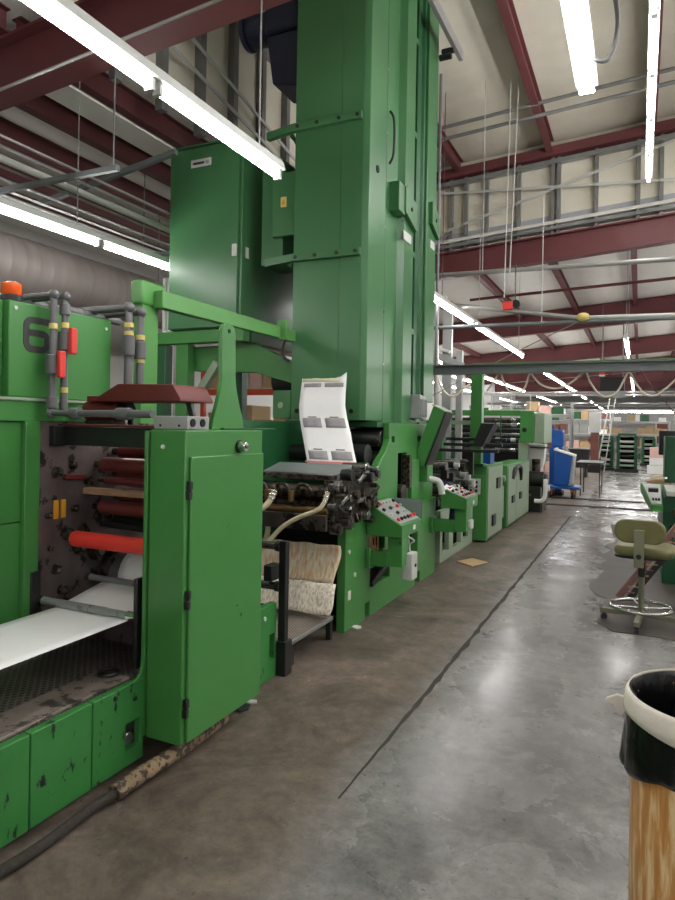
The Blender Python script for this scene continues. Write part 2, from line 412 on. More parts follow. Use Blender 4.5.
# end beam, eave beam, studs and girts of the raised bay
g = MB(); g.prism([(HX0, hideck(HX0) - .30), (HX1, hideck(HX1) - .30), (HX1, hideck(HX1) - .14), (HX0, hideck(HX0) - .14)], 'y', HY1 - .1, HY1 + .1)
struct(g, 'end_beam', 'red_steel', 'red sloping beam along the top of the far clerestory wall')
for x in (-3.95, -3.30, -3.02, -2.63, -2.05, -1.46, -1.36, -.74, -.08, .27, .95, 1.6, 2.4):
    g = MB(); g.box(x - .03, x + .03, HY1 + .02, HY1 + .12, raf(x) + .44, hideck(x) - .28)
    struct(g, 'wall_stud', 'stud', 'grey metal stud of the far clerestory wall')
y = HY0 + .15
while y < HY1:
    g = MB(); g.box(HX0, HX0 + .09, y - .045, y + .045, zc(0) - .25, hideck(HX0) - .1)
    struct(g, 'wall_stud', 'black' if False else 'stud', 'dark metal stud of the side clerestory wall'); y += .63
g = MB(); g.prism([(HX0, raf(HX0) + .55), (HX1, raf(HX1) + .55), (HX1, raf(HX1) + .60), (HX0, raf(HX0) + .60)], 'y', HY1 - .05, HY1 + .11)
struct(g, 'trim_1', 'stud', 'grey bottom rail of the far clerestory wall')
g = MB(); g.prism([(HX0, raf(HX0) + .60), (HX1, raf(HX1) + .60), (HX1, raf(HX1) + .84), (HX0, raf(HX0) + .84)], 'y', HY1 + .10, HY1 + .13)
struct(g, 'trim_2', mat('blue_grey_foil', (170, 174, 182), .5), 'blue grey foil strip low on the far clerestory wall')
g = MB(); g.prism([(HX0, hideck(HX0) - .42), (HX1, hideck(HX1) - .42), (HX1, hideck(HX1) - .34), (HX0, hideck(HX0) - .34)], 'y', HY1 - .02, HY1 + .1)
struct(g, 'trim_3', 'galv', 'pale top rail of the far clerestory wall')
g = MB(); g.box(HX0, HX0 + .1, HY0, HY1, hideck(HX0) - .14, hideck(HX0) - .06)
struct(g, 'trim_4', 'conduit', 'pale top rail of the side clerestory wall')
def brace(a, b, lab, m='lgrey', w=.045):
    g = MB(); g.bar(a, b, .012, w); tag(build(g, 'brace_bar', m), lab, 'brace')
brace(at(440, 194, 11.95), at(675, 183, 11.95) + Vector((.6, 0, .02)), 'pale nearly level brace bar across the far clerestory wall')
brace(at(442, 233, 11.9), at(675, 140, 11.9), 'long diagonal brace bar climbing across the far clerestory wall')
brace(Vector((HX0 + .12, 4.0, 6.0)), Vector((HX0 + .12, 8.6, 5.15)), 'upper diagonal brace bar on the side clerestory wall')
brace(Vector((HX0 + .14, 3.9, 5.62)), Vector((HX0 + .14, 8.6, 4.95)), 'lower diagonal brace bar on the side clerestory wall')
# round bracing pipes under the raised roof
for y, off, lab in ((10.1, -.22, 'dark pipe under the raised roof nearest the far clerestory wall'), (9.95, -.48, 'thin pipe hung just below the dark roof pipe'), (6.7, -.34, 'bracing pipe crossing the middle of the raised roof')):
    a, b = -4.3, 6.8
    g = MB(); g.cyl((a, y, hideck(a) + off), (b, y, hideck(b) + off), .028, n=10); tag(build(g, 'roof_pipe', 'stud'), lab, 'pipe')
struct(MB().box(-4.95, -4.62, 3.95, 9.5, lowdeck(-4.95) - .42, lowdeck(-4.95) - .40), 'trim_8', 'insul', 'pale loose strip of insulation hanging below the low roof')
# sawn joint and floor tracks
random.seed(9)
jl = []; jr = []; y = 2.55
while y < 12.9:
    k = max(.3, min(1, (y - 2.4) / 1.5)); jl.append((-1.152 - random.uniform(0, .012) * k, y)); jr.append((-1.134 + (random.uniform(0, .026) if random.random() < .35 else random.uniform(0, .006)) * k - .016 * (1 - k), y)); y += random.uniform(.05, .14)
struct(MB().prism(jl + jr[::-1], 'z', .0005, .002), 'trim_5', 'joint', 'dark sawn joint running along the aisle floor')
for i, (y, lab) in enumerate(((16.25, 'far'), (14.7, 'near'))):
    struct(MB().box(-2.6, 3, y - .11, y + .11, .001, .012), 'trim_%d' % (6 + i), 'dark', 'dark floor track crossing the aisle, the %s one' % lab)
# darker finish of the floor under the drafting chair
px_ = [(638, 635), (613, 632), (597.6, 622.6), (599.5, 610), (607, 599), (600, 597), (594, 593), (589, 587), (590, 582), (597, 578), (601, 574), (604, 571), (598, 567), (600, 564), (606, 561), (602, 558), (599.5, 556), (606, 553), (612, 550), (604, 547), (606, 544), (618, 541), (613, 537), (611, 525), (640, 522)]
P = [tuple(at(a, b, 0, 2).xy) for a, b in px_] + [(2.6, 12.2), (2.6, 5.55)]
struct(MB().prism(P, 'z', .0015, .006), 'floor_patch', mat('dark_floor_coating', (64, 58, 53), .5, var=.18, scale=3), 'ragged darker floor coating beneath the drafting chair')

# ------------------------------------------------------------------ lamps of the hall
def fixture(x, y0, y1, z, lab, L=1.22, two=False, rods=(), name='strip_light', roofz=None):
    t = thing(name, lab, 'strip light', (x, (y0 + y1) / 2, z), 'fluorescent strip lights')
    w = .075 if two else .05
    g = MB(); g.prism([(x - w, z + .045), (x + w, z + .045), (x + w * .55, z + .11), (x - w * .55, z + .11)], 'y', y0, y1); build(g, 'housing', 'lgrey', t, .004)
    n = max(1, round((y1 - y0) / L)); s = (y1 - y0) / n
    for k in range(n):
        a, b = y0 + k * s + .03, y0 + (k + 1) * s - .03
        for dx in ((-.035, .035) if two else (0,)):
            tb = build(MB().cyl((x + dx, a, z), (x + dx, b, z), .0155, n=12), 'tube', 'tube', t)
        for e in (a, b): build(MB().box(x - w * .5, x + w * .5, e - .012, e + .012, z - .02, z + .05), 'lamp_holder', 'lgrey', t)
    for y in rods:
        build(MB().cyl((x, y, z + .1), (x, y, (roofz or lowdeck(x)) - .02), .006, n=6), 'hanger_rod', 'conduit', t)
    return t
fixture(-5.9, 15, 27, 3.4, 'far strip light between the green column and the far storage racks', L=2.45)
fixture(-2.27, 1.32, 3.87, 3.3, 'long bare strip light crossing before the maroon rafter, ending by the wall cabinet', L=1.25, rods=(3.6,), roofz=hideck(-2.27))
fixture(-4.72, 1.0, 3.4, 3.3, 'strip light over the spiral duct, cut off by the edge of the picture')
fixture(-4.72, 3.45, 5.9, 3.3, 'strip light over the spiral duct with its end behind the wall cabinet', rods=(4.4,))
fixture(-2.5, 8.1, 10.5, 3.3, 'strip light just behind the drying tower, first of its row')
fixture(-2.5, 10.6, 15.6, 3.3, 'second strip light of the row behind the drying tower', L=2.45, rods=(11, 15))
fixture(-2.6, 19.5, 37, 3.3, 'third strip light of the row behind the drying tower, past the grey beam', L=2.45)
t = fixture(-.375, 2.6, 4.93, 4.0, 'twin tube strip light with a curled grey cord beside it', two=True, L=2.4, rods=(2.9, 4.2), roofz=hideck(-.4))
g = MB(); g.tube([(-.375, 4.6, 4.12), (-.33, 4.5, 4.02), (-.22, 4.55, 4.02), (-.17, 4.6, 4.25), (-.2, 4.6, 4.5), (-.27, 4.6, 4.75), (-.3, 4.6, 5.2), (-.3, 4.6, hideck(-.3) - .02)], .016); build(g, 'cord', 'pvc', t)
fixture(.065, 5.6, 11.2, 5.5, 'row of end to end tubes under the raised roof, seen almost end on', L=1.15, rods=(6.5, 10.5), roofz=hideck(0))
fixture(-.27, 13.9, 17.2, 3.4, 'short strip light seen end on below the low roof past the grey beam', L=2.45, rods=(14.3, 17))
fa = 0
for x, y0, y1, z, lab in ((-4.7, 13, 18, 3.3, 'strip light over the far machines behind the green column'), (-4.7, 20, 30, 3.3, 'far strip light above the blue dolly'),
        (-4.7, 33, 45, 3.3, 'very distant strip light above the blue dolly'), (2.5, 24, 34, 3.4, 'distant strip light over the white carton stack'), (2.5, 37, 50, 3.4, 'most distant strip light over the white carton stack'),
        (-.27, 24, 36, 3.4, 'distant strip light over the far dark press'), (-7, 20, 32, 3.3, 'strip light by the far side wall over the storage racks'), (-7, 36, 52, 3.3, 'end strip light by the far side wall over the storage racks'),
        (-2.6, 40, 54, 3.3, 'last strip light of the row behind the drying tower')):
    fixture(x, y0, y1, z, lab, L=2.45)
# unseen lamps: rows carried on, plus ones added to brighten raised bay, far hall
for x, y0, y1, z in ((-4.72, -5, 0, 3.3), (-2.27, -6, -.6, 3.3), (.2, -6, -.8, 3.4), (2.9, -6, 1, 3.4), (2.9, 2, 11, 4.6), (5.5, -4, 11, 4.2), (5.5, 14, 30, 3.6), (2.5, 13, 20, 3.4), (-7.2, -5, 0, 3.3), (1.2, 4.2, 11, 5.4), (3.6, 4.2, 11, 5.6), (5.6, 4.2, 11, 5.8), (4.8, 16, 52, 3.7)):
    fixture(x, y0, y1, z, 'unseen strip light, carrying on a row or added to brighten the hall', L=2.45, roofz=None)
# two cross-wise lamps at the far end
for x0, x1, y, z, lab in ((-1.6, 2.6, 34, 2.55, 'cross-wise strip light low over the far presses'),):
    t = thing('strip_light', lab, 'strip light', ((x0 + x1) / 2, y, z), 'fluorescent strip lights')
    build(MB().box(x0, x1, y - .06, y + .06, z + .05, z + .12), 'housing', 'lgrey', t); build(MB().cyl((x0, y, z), (x1, y, z), .03, n=8), 'tube', 'tube', t)
w = bpy.data.worlds.new('world'); SC.world = w; w.use_nodes = True
w.node_tree.nodes['Background'].inputs[0].default_value = (.8, .85, .9, 1); w.node_tree.nodes['Background'].inputs[1].default_value = .25
SC.view_settings.view_transform = 'Standard'; SC.view_settings.look = 'None'; SC.view_settings.gamma = 1; SC.view_settings.exposure = .6
SC.cycles.max_bounces = 8; SC.cycles.diffuse_bounces = 4; SC.cycles.use_denoising = True
SC.cycles.sample_clamp_indirect = 6

# ------------------------------------------------------------------ printing unit 6
T = thing('printing_unit', 'green web printing unit nearest the camera, with dark rollers and a white web running in', 'printing press', (-2.5, 1.5, 0))
def part(mb, name, m, p=None, bevel=.004, **k): return build(mb, name, m, p or T, bevel, **k)
part(MB().plate('x', -2.14, -2.10, (-.6, 1.772, .03, .40)), 'plinth_panel', 'green_pl')
part(MB().plate('x', -2.14, -2.10, (1.778, 2.085, .03, .40)), 'plinth_panel', 'green_pl')
part(MB().plate('x', -2.14, -2.10, (2.091, 2.405, .03, .40), [(2.29, 2.385, .10, .225)]), 'plinth_panel', 'green_pl')
for i, (y, z) in enumerate(((2.22, .37), (2.345, .325))): part(MB().cyl((-2.105, y, z), (-2.092, y, z), .012, n=10), 'bolt', 'black')
part(MB().cyl((-2.13, 2.33, .14), (-2.118, 2.33, .14), .03, n=14), 'pipe_end', 'steel')
P = [(2.33, .40), (2.365, .405), (2.39, .42), (2.403, .45), (2.408, .50), (2.408, 1.565), (3.09, 1.565), (3.09, .12), (2.41, .12), (2.41, .40)]
part(MB().prism(P, 'x', -2.125, -2.104), 'side_frame', 'green')
part(MB().plate('z', .385, .395, (-2.95, -2.145, -.6, 2.75)), 'tread_plate', 'tread', bevel=0)
part(MB().box(-2.34, -2.15, -.6, 2.36, .396, .412), 'kick_strip', 'worn_edge')
part(MB().box(-2.95, -2.80, -.6, 2.40, .40, .425), 'web_tray', 'worn_edge')
# far frame: pillar, casting, dark plate with its bosses
part(MB().box(-2.95, -2.87, .2, 2.34, .40, 1.08), 'frame_panel', 'green')
part(MB().box(-2.95, -2.87, .2, 2.34, 1.086, 1.60), 'frame_panel', 'green')
part(MB().box(-2.95, -2.84, 2.34, 2.43, .40, 1.60), 'frame_pillar', 'green')
part(MB().plate('x', -2.95, -2.86, (2.43, 3.7, .2, 1.60)), 'side_plate', 'plate_lilac')
for y, z, r, h in ((2.55, 1.33, .03, .03), (2.66, 1.36, .025, .02), (2.62, .99, .035, .04), (2.72, .90, .05, .03), (2.56, .80, .03, .02), (2.84, .86, .06, .05), (2.68, 1.12, .025, .02),
                   (2.6, .68, .03, .03), (2.9, .64, .04, .03), (2.95, 1.05, .05, .04), (2.77, 1.27, .03, .03), (2.5, 1.1, .02, .02), (2.52, .92, .018, .02)):
    b = part(MB().cyl((-2.862, y, z), (-2.86 + h, y, z), r, r * .85, n=18), 'boss', 'greasy', bevel=0)
    build(MB().cyl((-2.86 + h - .004, y, z), (-2.86 + h + .008, y, z), r * .4, n=10), 'shaft_end', 'steel', b)
part(MB().bar((-2.85, 2.6, 1.30), (-2.85, 2.74, 1.29), .015, .03), 'link_arm', 'maroon')
part(MB().bar((-2.845, 2.84, .86), (-2.845, 2.72, 1.02), .02, .05), 'link_arm', 'greasy')
part(MB().bar((-2.845, 2.9, .64), (-2.845, 3.0, .84), .02, .05), 'link_arm', 'greasy')
for y in (2.535, 2.585):
    part(MB().box(-2.86, -2.852, y, y + .03, 1.075, 1.175), 'warning_tag', 'orange_lab', bevel=0)
part(MB().box(-2.84, -2.145, 2.57, 2.62, 1.475, 1.575), 'cross_bar', 'black')
part(MB().box(-2.86, -2.82, 2.50, 2.58, 1.47, 1.58), 'cross_bar_bracket', 'black')
part(MB().box(-2.86, -2.145, 2.56, 2.66, 1.577, 1.59), 'top_rail', 'maroon')
part(MB().box(-2.95, -2.32, 3.5, 3.53, .2, 1.5), 'rear_screen', 'dsteel')
for y, z, r, m in ((2.98, 1.43, .045, 'maroon_roll'), (2.84, 1.36, .042, 'maroon_roll'), (2.99, 1.30, .05, 'maroon_roll'), (2.86, 1.265, .022, 'maroon_roll'), (3.0, 1.165, .05, 'maroon_roll'), (2.83, 1.115, .04, 'maroon_roll'), (2.96, 1.04, .045, 'black'),
                   (3.14, .98, .05, 'black'), (3.2, 1.25, .06, 'maroon_roll')):
    o = part(MB().cyl((-2.80, y, z), (-2.16, y, z), r, n=28), 'ink_roller', m, bevel=.003)
    build(MB().cyl((-2.86, y, z), (-2.80, y, z), r * .5, n=14), 'journal', 'greasy', o)
part(MB().box(-2.82, -2.16, 2.70, 2.76, 1.20, 1.235), 'wood_bar', 'wood')
o = part(MB().cyl((-2.79, 2.62, .965), (-2.16, 2.62, .965), .043, n=32), 'red_roller', 'redroll', bevel=.006)
o['label'] = 'bright red roller'
build(MB().cyl((-2.86, 2.62, .965), (-2.79, 2.62, .965), .016, n=14), 'journal', 'greasy', o)
part(MB().bar((-2.8, 2.82, 1.02), (-2.16, 2.82, 1.0), .03, .03), 'doctor_bar', 'black')
o = part(MB().cyl((-2.79, 3.02, .70), (-2.16, 3.02, .70), .15, n=40), 'impression_cylinder', 'steel', bevel=.004)
build(MB().cyl((-2.83, 3.02, .70), (-2.79, 3.02, .70), .17, n=40), 'cylinder_gear', 'dsteel', o)
for y, z, r in ((2.433, .668, .021), (2.75, .727, .017)):
    o = part(MB().cyl((-2.80, y, z), (-2.37, y, z), r, n=22), 'idler_roller', 'roller_grey', bevel=.003)
    build(MB().cyl((-2.83, y, z), (-2.80, y, z), r * 1.15, n=18), 'collar', 'chrome', o)
    build(MB().cyl((-2.37, y, z), (-2.23, y, z), r * .9, n=18), 'bearing_sleeve', 'roller_grey', o)
    build(MB().cyl((-2.23, y, z), (-2.16, y, z), r * 1.1, n=18), 'collar', 'chrome', o)
part(MB().box(-2.86, -2.83, 2.38, 2.44, .50, .82), 'roller_bracket', 'black')
part(MB().box(-2.17, -2.148, 2.40, 2.46, .43, .86), 'roller_bracket', 'black')
part(MB().box(-2.8, -2.16, 3.2, 3.3, .42, .62), 'ink_pan', 'dark')
part(MB().ring((-2.25, 2.33, .425), .045, .008, 24, 8), 'coiled_wire', 'black', bevel=0)

# the white web: in from the camera side, over two idlers, up the cylinder
rows = []
prof = [(-1.2, .60), (0, .62), (1.2, .635), (2.2, .643), (2.40, .645), (2.433, .646), (2.6, .68), (2.74, .708), (2.80, .70), (2.868, .66)]
for a in range(0, 9): prof.append((3.02 - .155 * math.cos(R(-15 + a * 15)), .70 + .155 * math.sin(R(-15 + a * 15))))
w0, w1 = -2.71, -2.225
for y, z in prof: rows.append([(w0 + (w1 - w0) * k / 8, y, z) for k in range(9)])
tag(build(MB().grid(rows), 'paper_web', 'paper', solid=.002), 'wide white paper web feeding over chrome idlers into the printing unit', 'paper')

# guard cabinet in front of the side frame
T = thing('guard_cabinet', 'tall slim green cabinet with one door hung on the aisle side of the printing unit', 'cabinet', (-1.99, 2.75, .115))
part(MB().box(-2.1, -1.893, 2.418, 3.09, .115, 1.572), 'body', 'green', bevel=.006)
d = part(MB().box(-1.893, -1.878, 2.447, 3.083, .12, 1.448), 'door', 'green', bevel=.005)
for z in (1.293, .787, .285):
    h = build(MB().box(-1.892, -1.868, 2.424, 2.446, z - .042, z - .002), 'hinge', 'black', d, .003)
    h = build(MB().box(-1.892, -1.868, 2.428, 2.450, z + .002, z + .042), 'hinge', 'black', d, .003)
k = part(MB().cyl((-1.893, 2.858, 1.488), (-1.882, 2.858, 1.488), .034, n=24), 'latch_knob', 'black', bevel=.003)
build(MB().cyl((-1.882, 2.858, 1.488), (-1.845, 2.858, 1.488), .029, .025, n=24), 'knob_cap', 'chrome', k, .004)
build(MB().cyl((-1.845, 2.858, 1.488), (-1.838, 2.858, 1.488), .010, n=16), 'knob_screw', 'steel', k)
part(MB().cyl((-2.02, 2.419, 1.492), (-2.02, 2.408, 1.492), .011, .009, n=12), 'screw_head', 'white', bevel=0)
T = thing('bearing_block', 'grey steel block with two dark holes lying on top of the guard cabinet', 'steel block', (-1.99, 2.5, 1.572))
part(MB().box(-2.09, -1.895, 2.43, 2.60, 1.573, 1.637), 'body', 'grey')
for y in (2.47, 2.545): part(MB().cyl((-1.897, y, 1.606), (-1.890, y, 1.606), .019, n=18), 'bolt_hole', 'dark', bevel=0)
for x in (-2.05, -1.94): part(MB().cyl((x, 2.432, 1.592), (x, 2.427, 1.592), .006, n=10), 'bolt_hole', 'dark', bevel=0)
# bottle shaped plate
P = [(2.87, 1.573), (3.18, 1.573), (3.165, 1.64), (3.13, 1.72), (3.10, 1.80), (3.089, 1.86), (3.082, 2.10)]
P += [(3.016 + .066 * math.cos(R(a)), 2.10 + .066 * math.sin(R(a))) for a in range(15, 180, 15)]
P += [(2.950, 2.10), (2.957, 1.85), (2.945, 1.79), (2.915, 1.70), (2.885, 1.63)]
T = thing('lifting_plate', 'tall bottle shaped green plate standing upright behind the grey steel block', 'steel plate', (-2.09, 3.02, 1.573))
part(MB().prism(P, 'x', -2.10, -2.075), 'plate', 'green', bevel=.003)
part(MB().cyl((-2.076, 3.016, 2.12), (-2.071, 3.016, 2.12), .012, n=14), 'eye_hole', 'dark', bevel=0)
part(MB().box(-2.12, -2.05, 2.95, 3.5, 1.573, 1.583), 'foot_flange', 'green_dk')

# housing with the big 6
T = thing('unit_housing', 'green upper housing painted with a large dark figure 6', 'machine housing', (-3.1, 2.2, 1.60))
part(MB().box(-3.4, -2.852, 2.24, 2.93, 1.722, 2.205), 'body', 'green', bevel=.006)
part(MB().box(-3.4, -2.89, 1.3, 2.236, 1.722, 2.205), 'side_bay', 'green', bevel=.006)
part(MB().box(-3.4, -2.84, 1.3, 2.93, 1.704, 1.721), 'ledge', 'sage')
part(MB().box(-3.4, -2.852, 1.3, 2.93, 1.60, 1.703), 'base_rail', 'green')
def ribbon(pts, w, x0, x1):
    g = MB(); n = len(pts); Pp = [Vector(p) for p in pts]; L = []; Q = []
    for i in range(n):
        d = (Pp[min(i + 1, n - 1)] - Pp[max(i - 1, 0)]).normalized(); o = Vector((-d.y, d.x)) * w / 2
        L.append(Pp[i] + o); Q.append(Pp[i] - o)
    for i in range(n - 1): g.prism([tuple(L[i]), tuple(L[i + 1]), tuple(Q[i + 1]), tuple(Q[i])], 'x', x0, x1)
    bmesh.ops.remove_doubles(g.bm, verts=g.bm.verts, dist=1e-5); return g
def arc(cx, cy, rx, ry, a0, a1, n=6): return [(cx + rx * math.cos(R(a0 + (a1 - a0) * i / n)), cy + ry * math.sin(R(a0 + (a1 - a0) * i / n))) for i in range(n + 1)]
y0, y1, z0, z1 = 2.340, 2.470, 1.974, 2.124; c = .036; zm = 2.058
six = [(y1 + .012, z1)] + arc(y0 + c, z1 - c, c, c, 90, 180) + arc(y0 + c, z0 + c, c, c, 180, 270) + arc(y1 - c, z0 + c, c, c, 270, 360) + arc(y1 - c, zm - .022, c, .022, 0, 90) + [(y0 + .01, zm)]
part(ribbon(six, .033, -2.853, -2.849), 'figure_six', 'ink', bevel=0)
for y, z in ((2.275, 2.17), (2.885, 2.15)): part(MB().cyl((-2.853, y, z), (-2.846, y, z), .010, n=10), 'screw_head', 'lgrey', bevel=0)
T = thing('beacon_lamp', 'small orange beacon on a dark base on top of the 6 housing', 'beacon', (-2.99, 2.23, 2.205))
part(MB().lathe([(.055, 0), (.055, .035), (.0, .035)], (-2.92, 2.305, 2.206), 20), 'base', 'black')
part(MB().lathe([(.045, .035), (.05, .045), (.048, .095), (.03, .103), (0, .103)], (-2.92, 2.305, 2.206), 20), 'lens', 'orange', bevel=0)

# grey pvc pipes
def pipe(lab, pts, r, valve=None, labels=(), coup=()):
    t = thing('pvc_pipe', lab, 'pipe', pts[0])
    global T; T = t
    part(MB().tube(pts, r, 14, spline=False), 'pipe_run', 'pvc', bevel=0)
    for a, b in zip(pts[1:-1], pts[2:]): part(MB().ball(a, r * 1.35, 14), 'elbow', 'pvc', bevel=0)
    for c, d in coup: c = Vector(c); part(MB().cyl(c - Vector(d), c + Vector(d), r * 1.4, n=16), 'coupling', 'pvc', bevel=.003)
    for z in labels: x, y = pts[1][0], pts[1][1]; part(MB().cyl((x, y, z - .014), (x, y, z + .014), r * 1.06, n=16), 'pipe_label', 'yellow', bevel=0)
    if valve:
        x, y = pts[1][0], pts[1][1]
        v = part(MB().cyl((x, y, valve - .05), (x, y, valve + .05), r * 1.7, n=16), 'valve_body', 'pvc', bevel=.004)
        build(MB().box(x + .035, x + .062, y - .01, y + .03, valve - .07, valve + .07), 'valve_handle', 'redv', v, .006)
        build(MB().cyl((x, y + .01, valve), (x + .04, y + .01, valve), .012, n=10), 'valve_stem', 'redv', v)
    return t
pipe('grey pipe with the lower red valve handle, dropping in front of the figure 6', [(-3.5, 2.455, 2.265), (-2.79, 2.455, 2.265), (-2.79, 2.455, 1.645), (-2.12, 2.455, 1.645)], .021, 1.90, (2.10,), [((-2.62, 2.455, 1.645), (.03, 0, 0)), ((-2.3, 2.455, 1.645), (.04, 0, 0)), ((-2.79, 2.455, 1.70), (0, 0, .03))])
pipe('grey pipe with the upper red valve handle, beside the figure 6', [(-3.5, 2.53, 2.27), (-2.79, 2.53, 2.27), (-2.79, 2.53, 1.645)], .02, 2.03, (2.115, 1.77), [((-2.79, 2.53, 2.2), (0, 0, .03))])
pipe('thick grey pipe dropping at the far end of the 6 housing, nearer of two', [(-3.5, 2.975, 2.285), (-2.76, 2.975, 2.285), (-2.76, 2.975, 1.72)], .026, None, (2.18, 2.13), [((-2.76, 2.975, 2.06), (0, 0, .06))])
pipe('thick grey pipe dropping beside the green gantry post, farther of two', [(-3.5, 3.075, 2.275), (-2.76, 3.075, 2.275), (-2.76, 3.075, 1.72)], .026, None, (2.12, 1.98), [((-2.76, 3.075, 2.04), (0, 0, .05))])
t = pipe('pale pipe lying along the top of the 6 housing with a union nut', [(-3.05, 1.4, 2.25), (-3.05, 2.86, 2.25), (-3.05, 3.2, 2.25)], .023, None, (), [((-3.05, 2.66, 2.25), (0, .03, 0)), ((-3.05, 2.8, 2.25), (0, .06, 0))])
T = thing('drive_motor', 'small round maroon motor under the maroon hopper', 'motor', (-2.7, 2.72, 1.60))
part(MB().cyl((-2.80, 2.72, 1.665), (-2.56, 2.72, 1.665), .058, n=26), 'body', 'maroon', bevel=.008)
part(MB().box(-2.76, -2.64, 2.66, 2.78, 1.715, 1.745), 'terminal_box', 'maroon')
part(MB().box(-2.78, -2.58, 2.67, 2.77, 1.592, 1.612), 'foot', 'black')
part(MB().cyl((-2.56, 2.72, 1.665), (-2.50, 2.72, 1.665), .045, n=20), 'fan_cowl', 'black')
T = thing('ink_hopper', 'long maroon sheet metal hopper above the printing unit', 'hopper', (-2.35, 2.75, 1.715))
part(MB().prism([(-2.66, 1.713), (-2.09, 1.713), (-2.09, 1.73), (-2.14, 1.80), (-2.50, 1.806), (-2.66, 1.73)], 'y', 2.62, 2.90), 'trough', 'maroon')
part(MB().bar((-2.08, 2.74, 1.575), (-2.13, 2.74, 1.715), .02, .03), 'support_leg', 'black')
part(MB().bar((-2.62, 2.85, 1.59), (-2.62, 2.85, 1.72), .02, .03), 'support_leg', 'black')
T = thing('gantry_frame', 'green post, coloured as if lit, with a long beam reaching back to the tower', 'steel frame', (-3.2, 3.7, 0))
part(MB().box(-3.31, -3.235, 3.62, 3.79, 0, 2.45), 'post', 'green_lit')
part(MB().box(-3.335, -3.225, 3.60, 3.86, 2.45, 2.63), 'post_head', 'green_lit', bevel=.02)
g = MB(); g.faces([(-3.22, 3.72, 2.44), (-3.14, 3.72, 2.44), (-2.89, 5.27, 2.375), (-2.93, 5.27, 2.375), (-3.22, 3.72, 2.565), (-3.14, 3.72, 2.565), (-2.89, 5.27, 2.475), (-2.93, 5.27, 2.475)], [(0, 1, 2, 3), (4, 5, 6, 7), (0, 1, 5, 4), (1, 2, 6, 5), (2, 3, 7, 6), (3, 0, 4, 7)])
part(g, 'beam', 'green_lit')
part(MB().box(-2.96, -2.87, 5.05, 5.11, 2.37, 2.55), 'clamp', 'green_lit')

# ------------------------------------------------------------------ drying tower
T = thing('drying_tower', 'huge green drying tower of tall sheet metal panels rising to the roof', 'drying tower', (-2.6, 6.4, 1.66))
part(MB().box(-2.94, -2.29, 5.34, 7.40, 1.66, 6.45), 'casing', 'green2', bevel=0)
part(MB().box(-2.945, -2.47, 5.30, 5.34, 1.66, 3.15), 'front_panel', 'green2')
part(MB().box(-2.945, -2.47, 5.30, 5.34, 3.154, 4.355), 'front_panel', 'green2')
part(MB().box(-2.945, -2.47, 5.30, 5.34, 4.359, 6.45), 'front_panel', 'green2')
part(MB().box(-2.468, -2.255, 5.295, 5.34, 1.66, 6.45), 'front_panel', 'green2')
# corner post and stepped aisle-side panels
part(MB().prism([(-2.255, 5.295), (-2.20, 5.32), (-2.20, 5.72), (-2.29, 5.72), (-2.29, 5.34)], 'z', 1.66, 6.46), 'corner_post', 'green2', bevel=.006)
part(MB().box(-2.30, -2.225, 5.75, 5.80, 1.66, 6.4), 'gasket_strip', 'green_dk')
part(MB().prism([(-2.23, 5.81), (-2.23, 6.12), (-2.16, 6.16), (-2.16, 6.44), (-2.28, 6.44), (-2.28, 5.81)], 'z', 1.64, 6.44), 'side_door', 'green2', bevel=.006)
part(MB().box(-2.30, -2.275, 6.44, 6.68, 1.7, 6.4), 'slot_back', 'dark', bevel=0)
for z in (2.6, 3.42, 4.7, 5.7): part(MB().box(-2.28, -2.21, 6.44, 6.66, z, z + .06), 'slot_rung', 'green2')
part(MB().prism([(-2.29, 6.68), (-2.22, 6.68), (-2.22, 6.74), (-2.25, 6.76), (-2.25, 6.9), (-2.22, 6.92), (-2.22, 6.97), (-2.29, 6.97)], 'z', 1.80, 6.42), 'guide_channel', 'green_dk')
part(MB().box(-2.29, -2.195, 6.99, 7.36, 1.90, 6.52), 'rear_side_door', 'green2', bevel=.008)
for z, y0, y1, x in ((3.84, 6.06, 6.42, -2.16), (4.02, 7.08, 7.36, -2.195)):
    l = part(MB().prism([(y0, z - .11), (y1, z - .22), (y1, z + .06), (y0, z + .14)], 'x', x, x + .045), 'latch_plate', 'green2')
    build(MB().cyl((x + .044, (y0 + y1) / 2, z - .04), (x + .052, (y0 + y1) / 2, z - .04), .022, n=12), 'latch_hole', 'dark', l)
    build(MB().box(x - .001, x + .004, y0 + .06, y1 - .06, z - .36, z - .27), 'label_plate', 'lgrey', l)
part(MB().box(-2.25, -2.13, 5.90, 6.08, 3.70, 3.98), 'latch_box', 'green2')
part(MB().cyl((-2.20, 5.50, 3.95), (-2.192, 5.50, 3.95), .035, n=14), 'eye_hole', 'dark', bevel=0)
for z in (2.2, 2.7, 3.5, 4.4, 5.0): part(MB().cyl((-2.225, 5.775, z), (-2.215, 5.775, z), .012, n=10), 'bolt', 'steel', bevel=0)
part(MB().tube([(-2.19, 5.78, 4.6), (-2.15, 5.78, 4.5), (-2.15, 5.78, 4.2), (-2.19, 5.78, 4.1)], .012, 8), 'pull_handle', 'black', bevel=0)
for z in (3.155, 4.36):
    fl = part(MB().box(-2.945, -2.262, 5.25, 5.30, z - .035, z + .035), 'flange_bar', 'green2')
    for x in (-2.9, -2.7, -2.48, -2.3): build(MB().cyl((x, 5.252, z), (x, 5.242, z), .018, n=8), 'bolt', 'black', fl)
    build(MB().bar((-2.93, 5.275, z), (-3.26, 5.33, z - .01), .05, .07), 'flange_return', 'green2', fl)
    build(MB().tube([(-3.0, 5.33, z - .04), (-3.02, 5.5, z - .1), (-3.02, 5.5, z - .55)], .022, 8), 'drain_pipe', 'green2', fl)
for x in (-2.88, -2.33): part(MB().cyl((x, 5.30, 1.74), (x, 5.292, 1.74), .022, n=12), 'bolt_hole', 'dark', bevel=0)
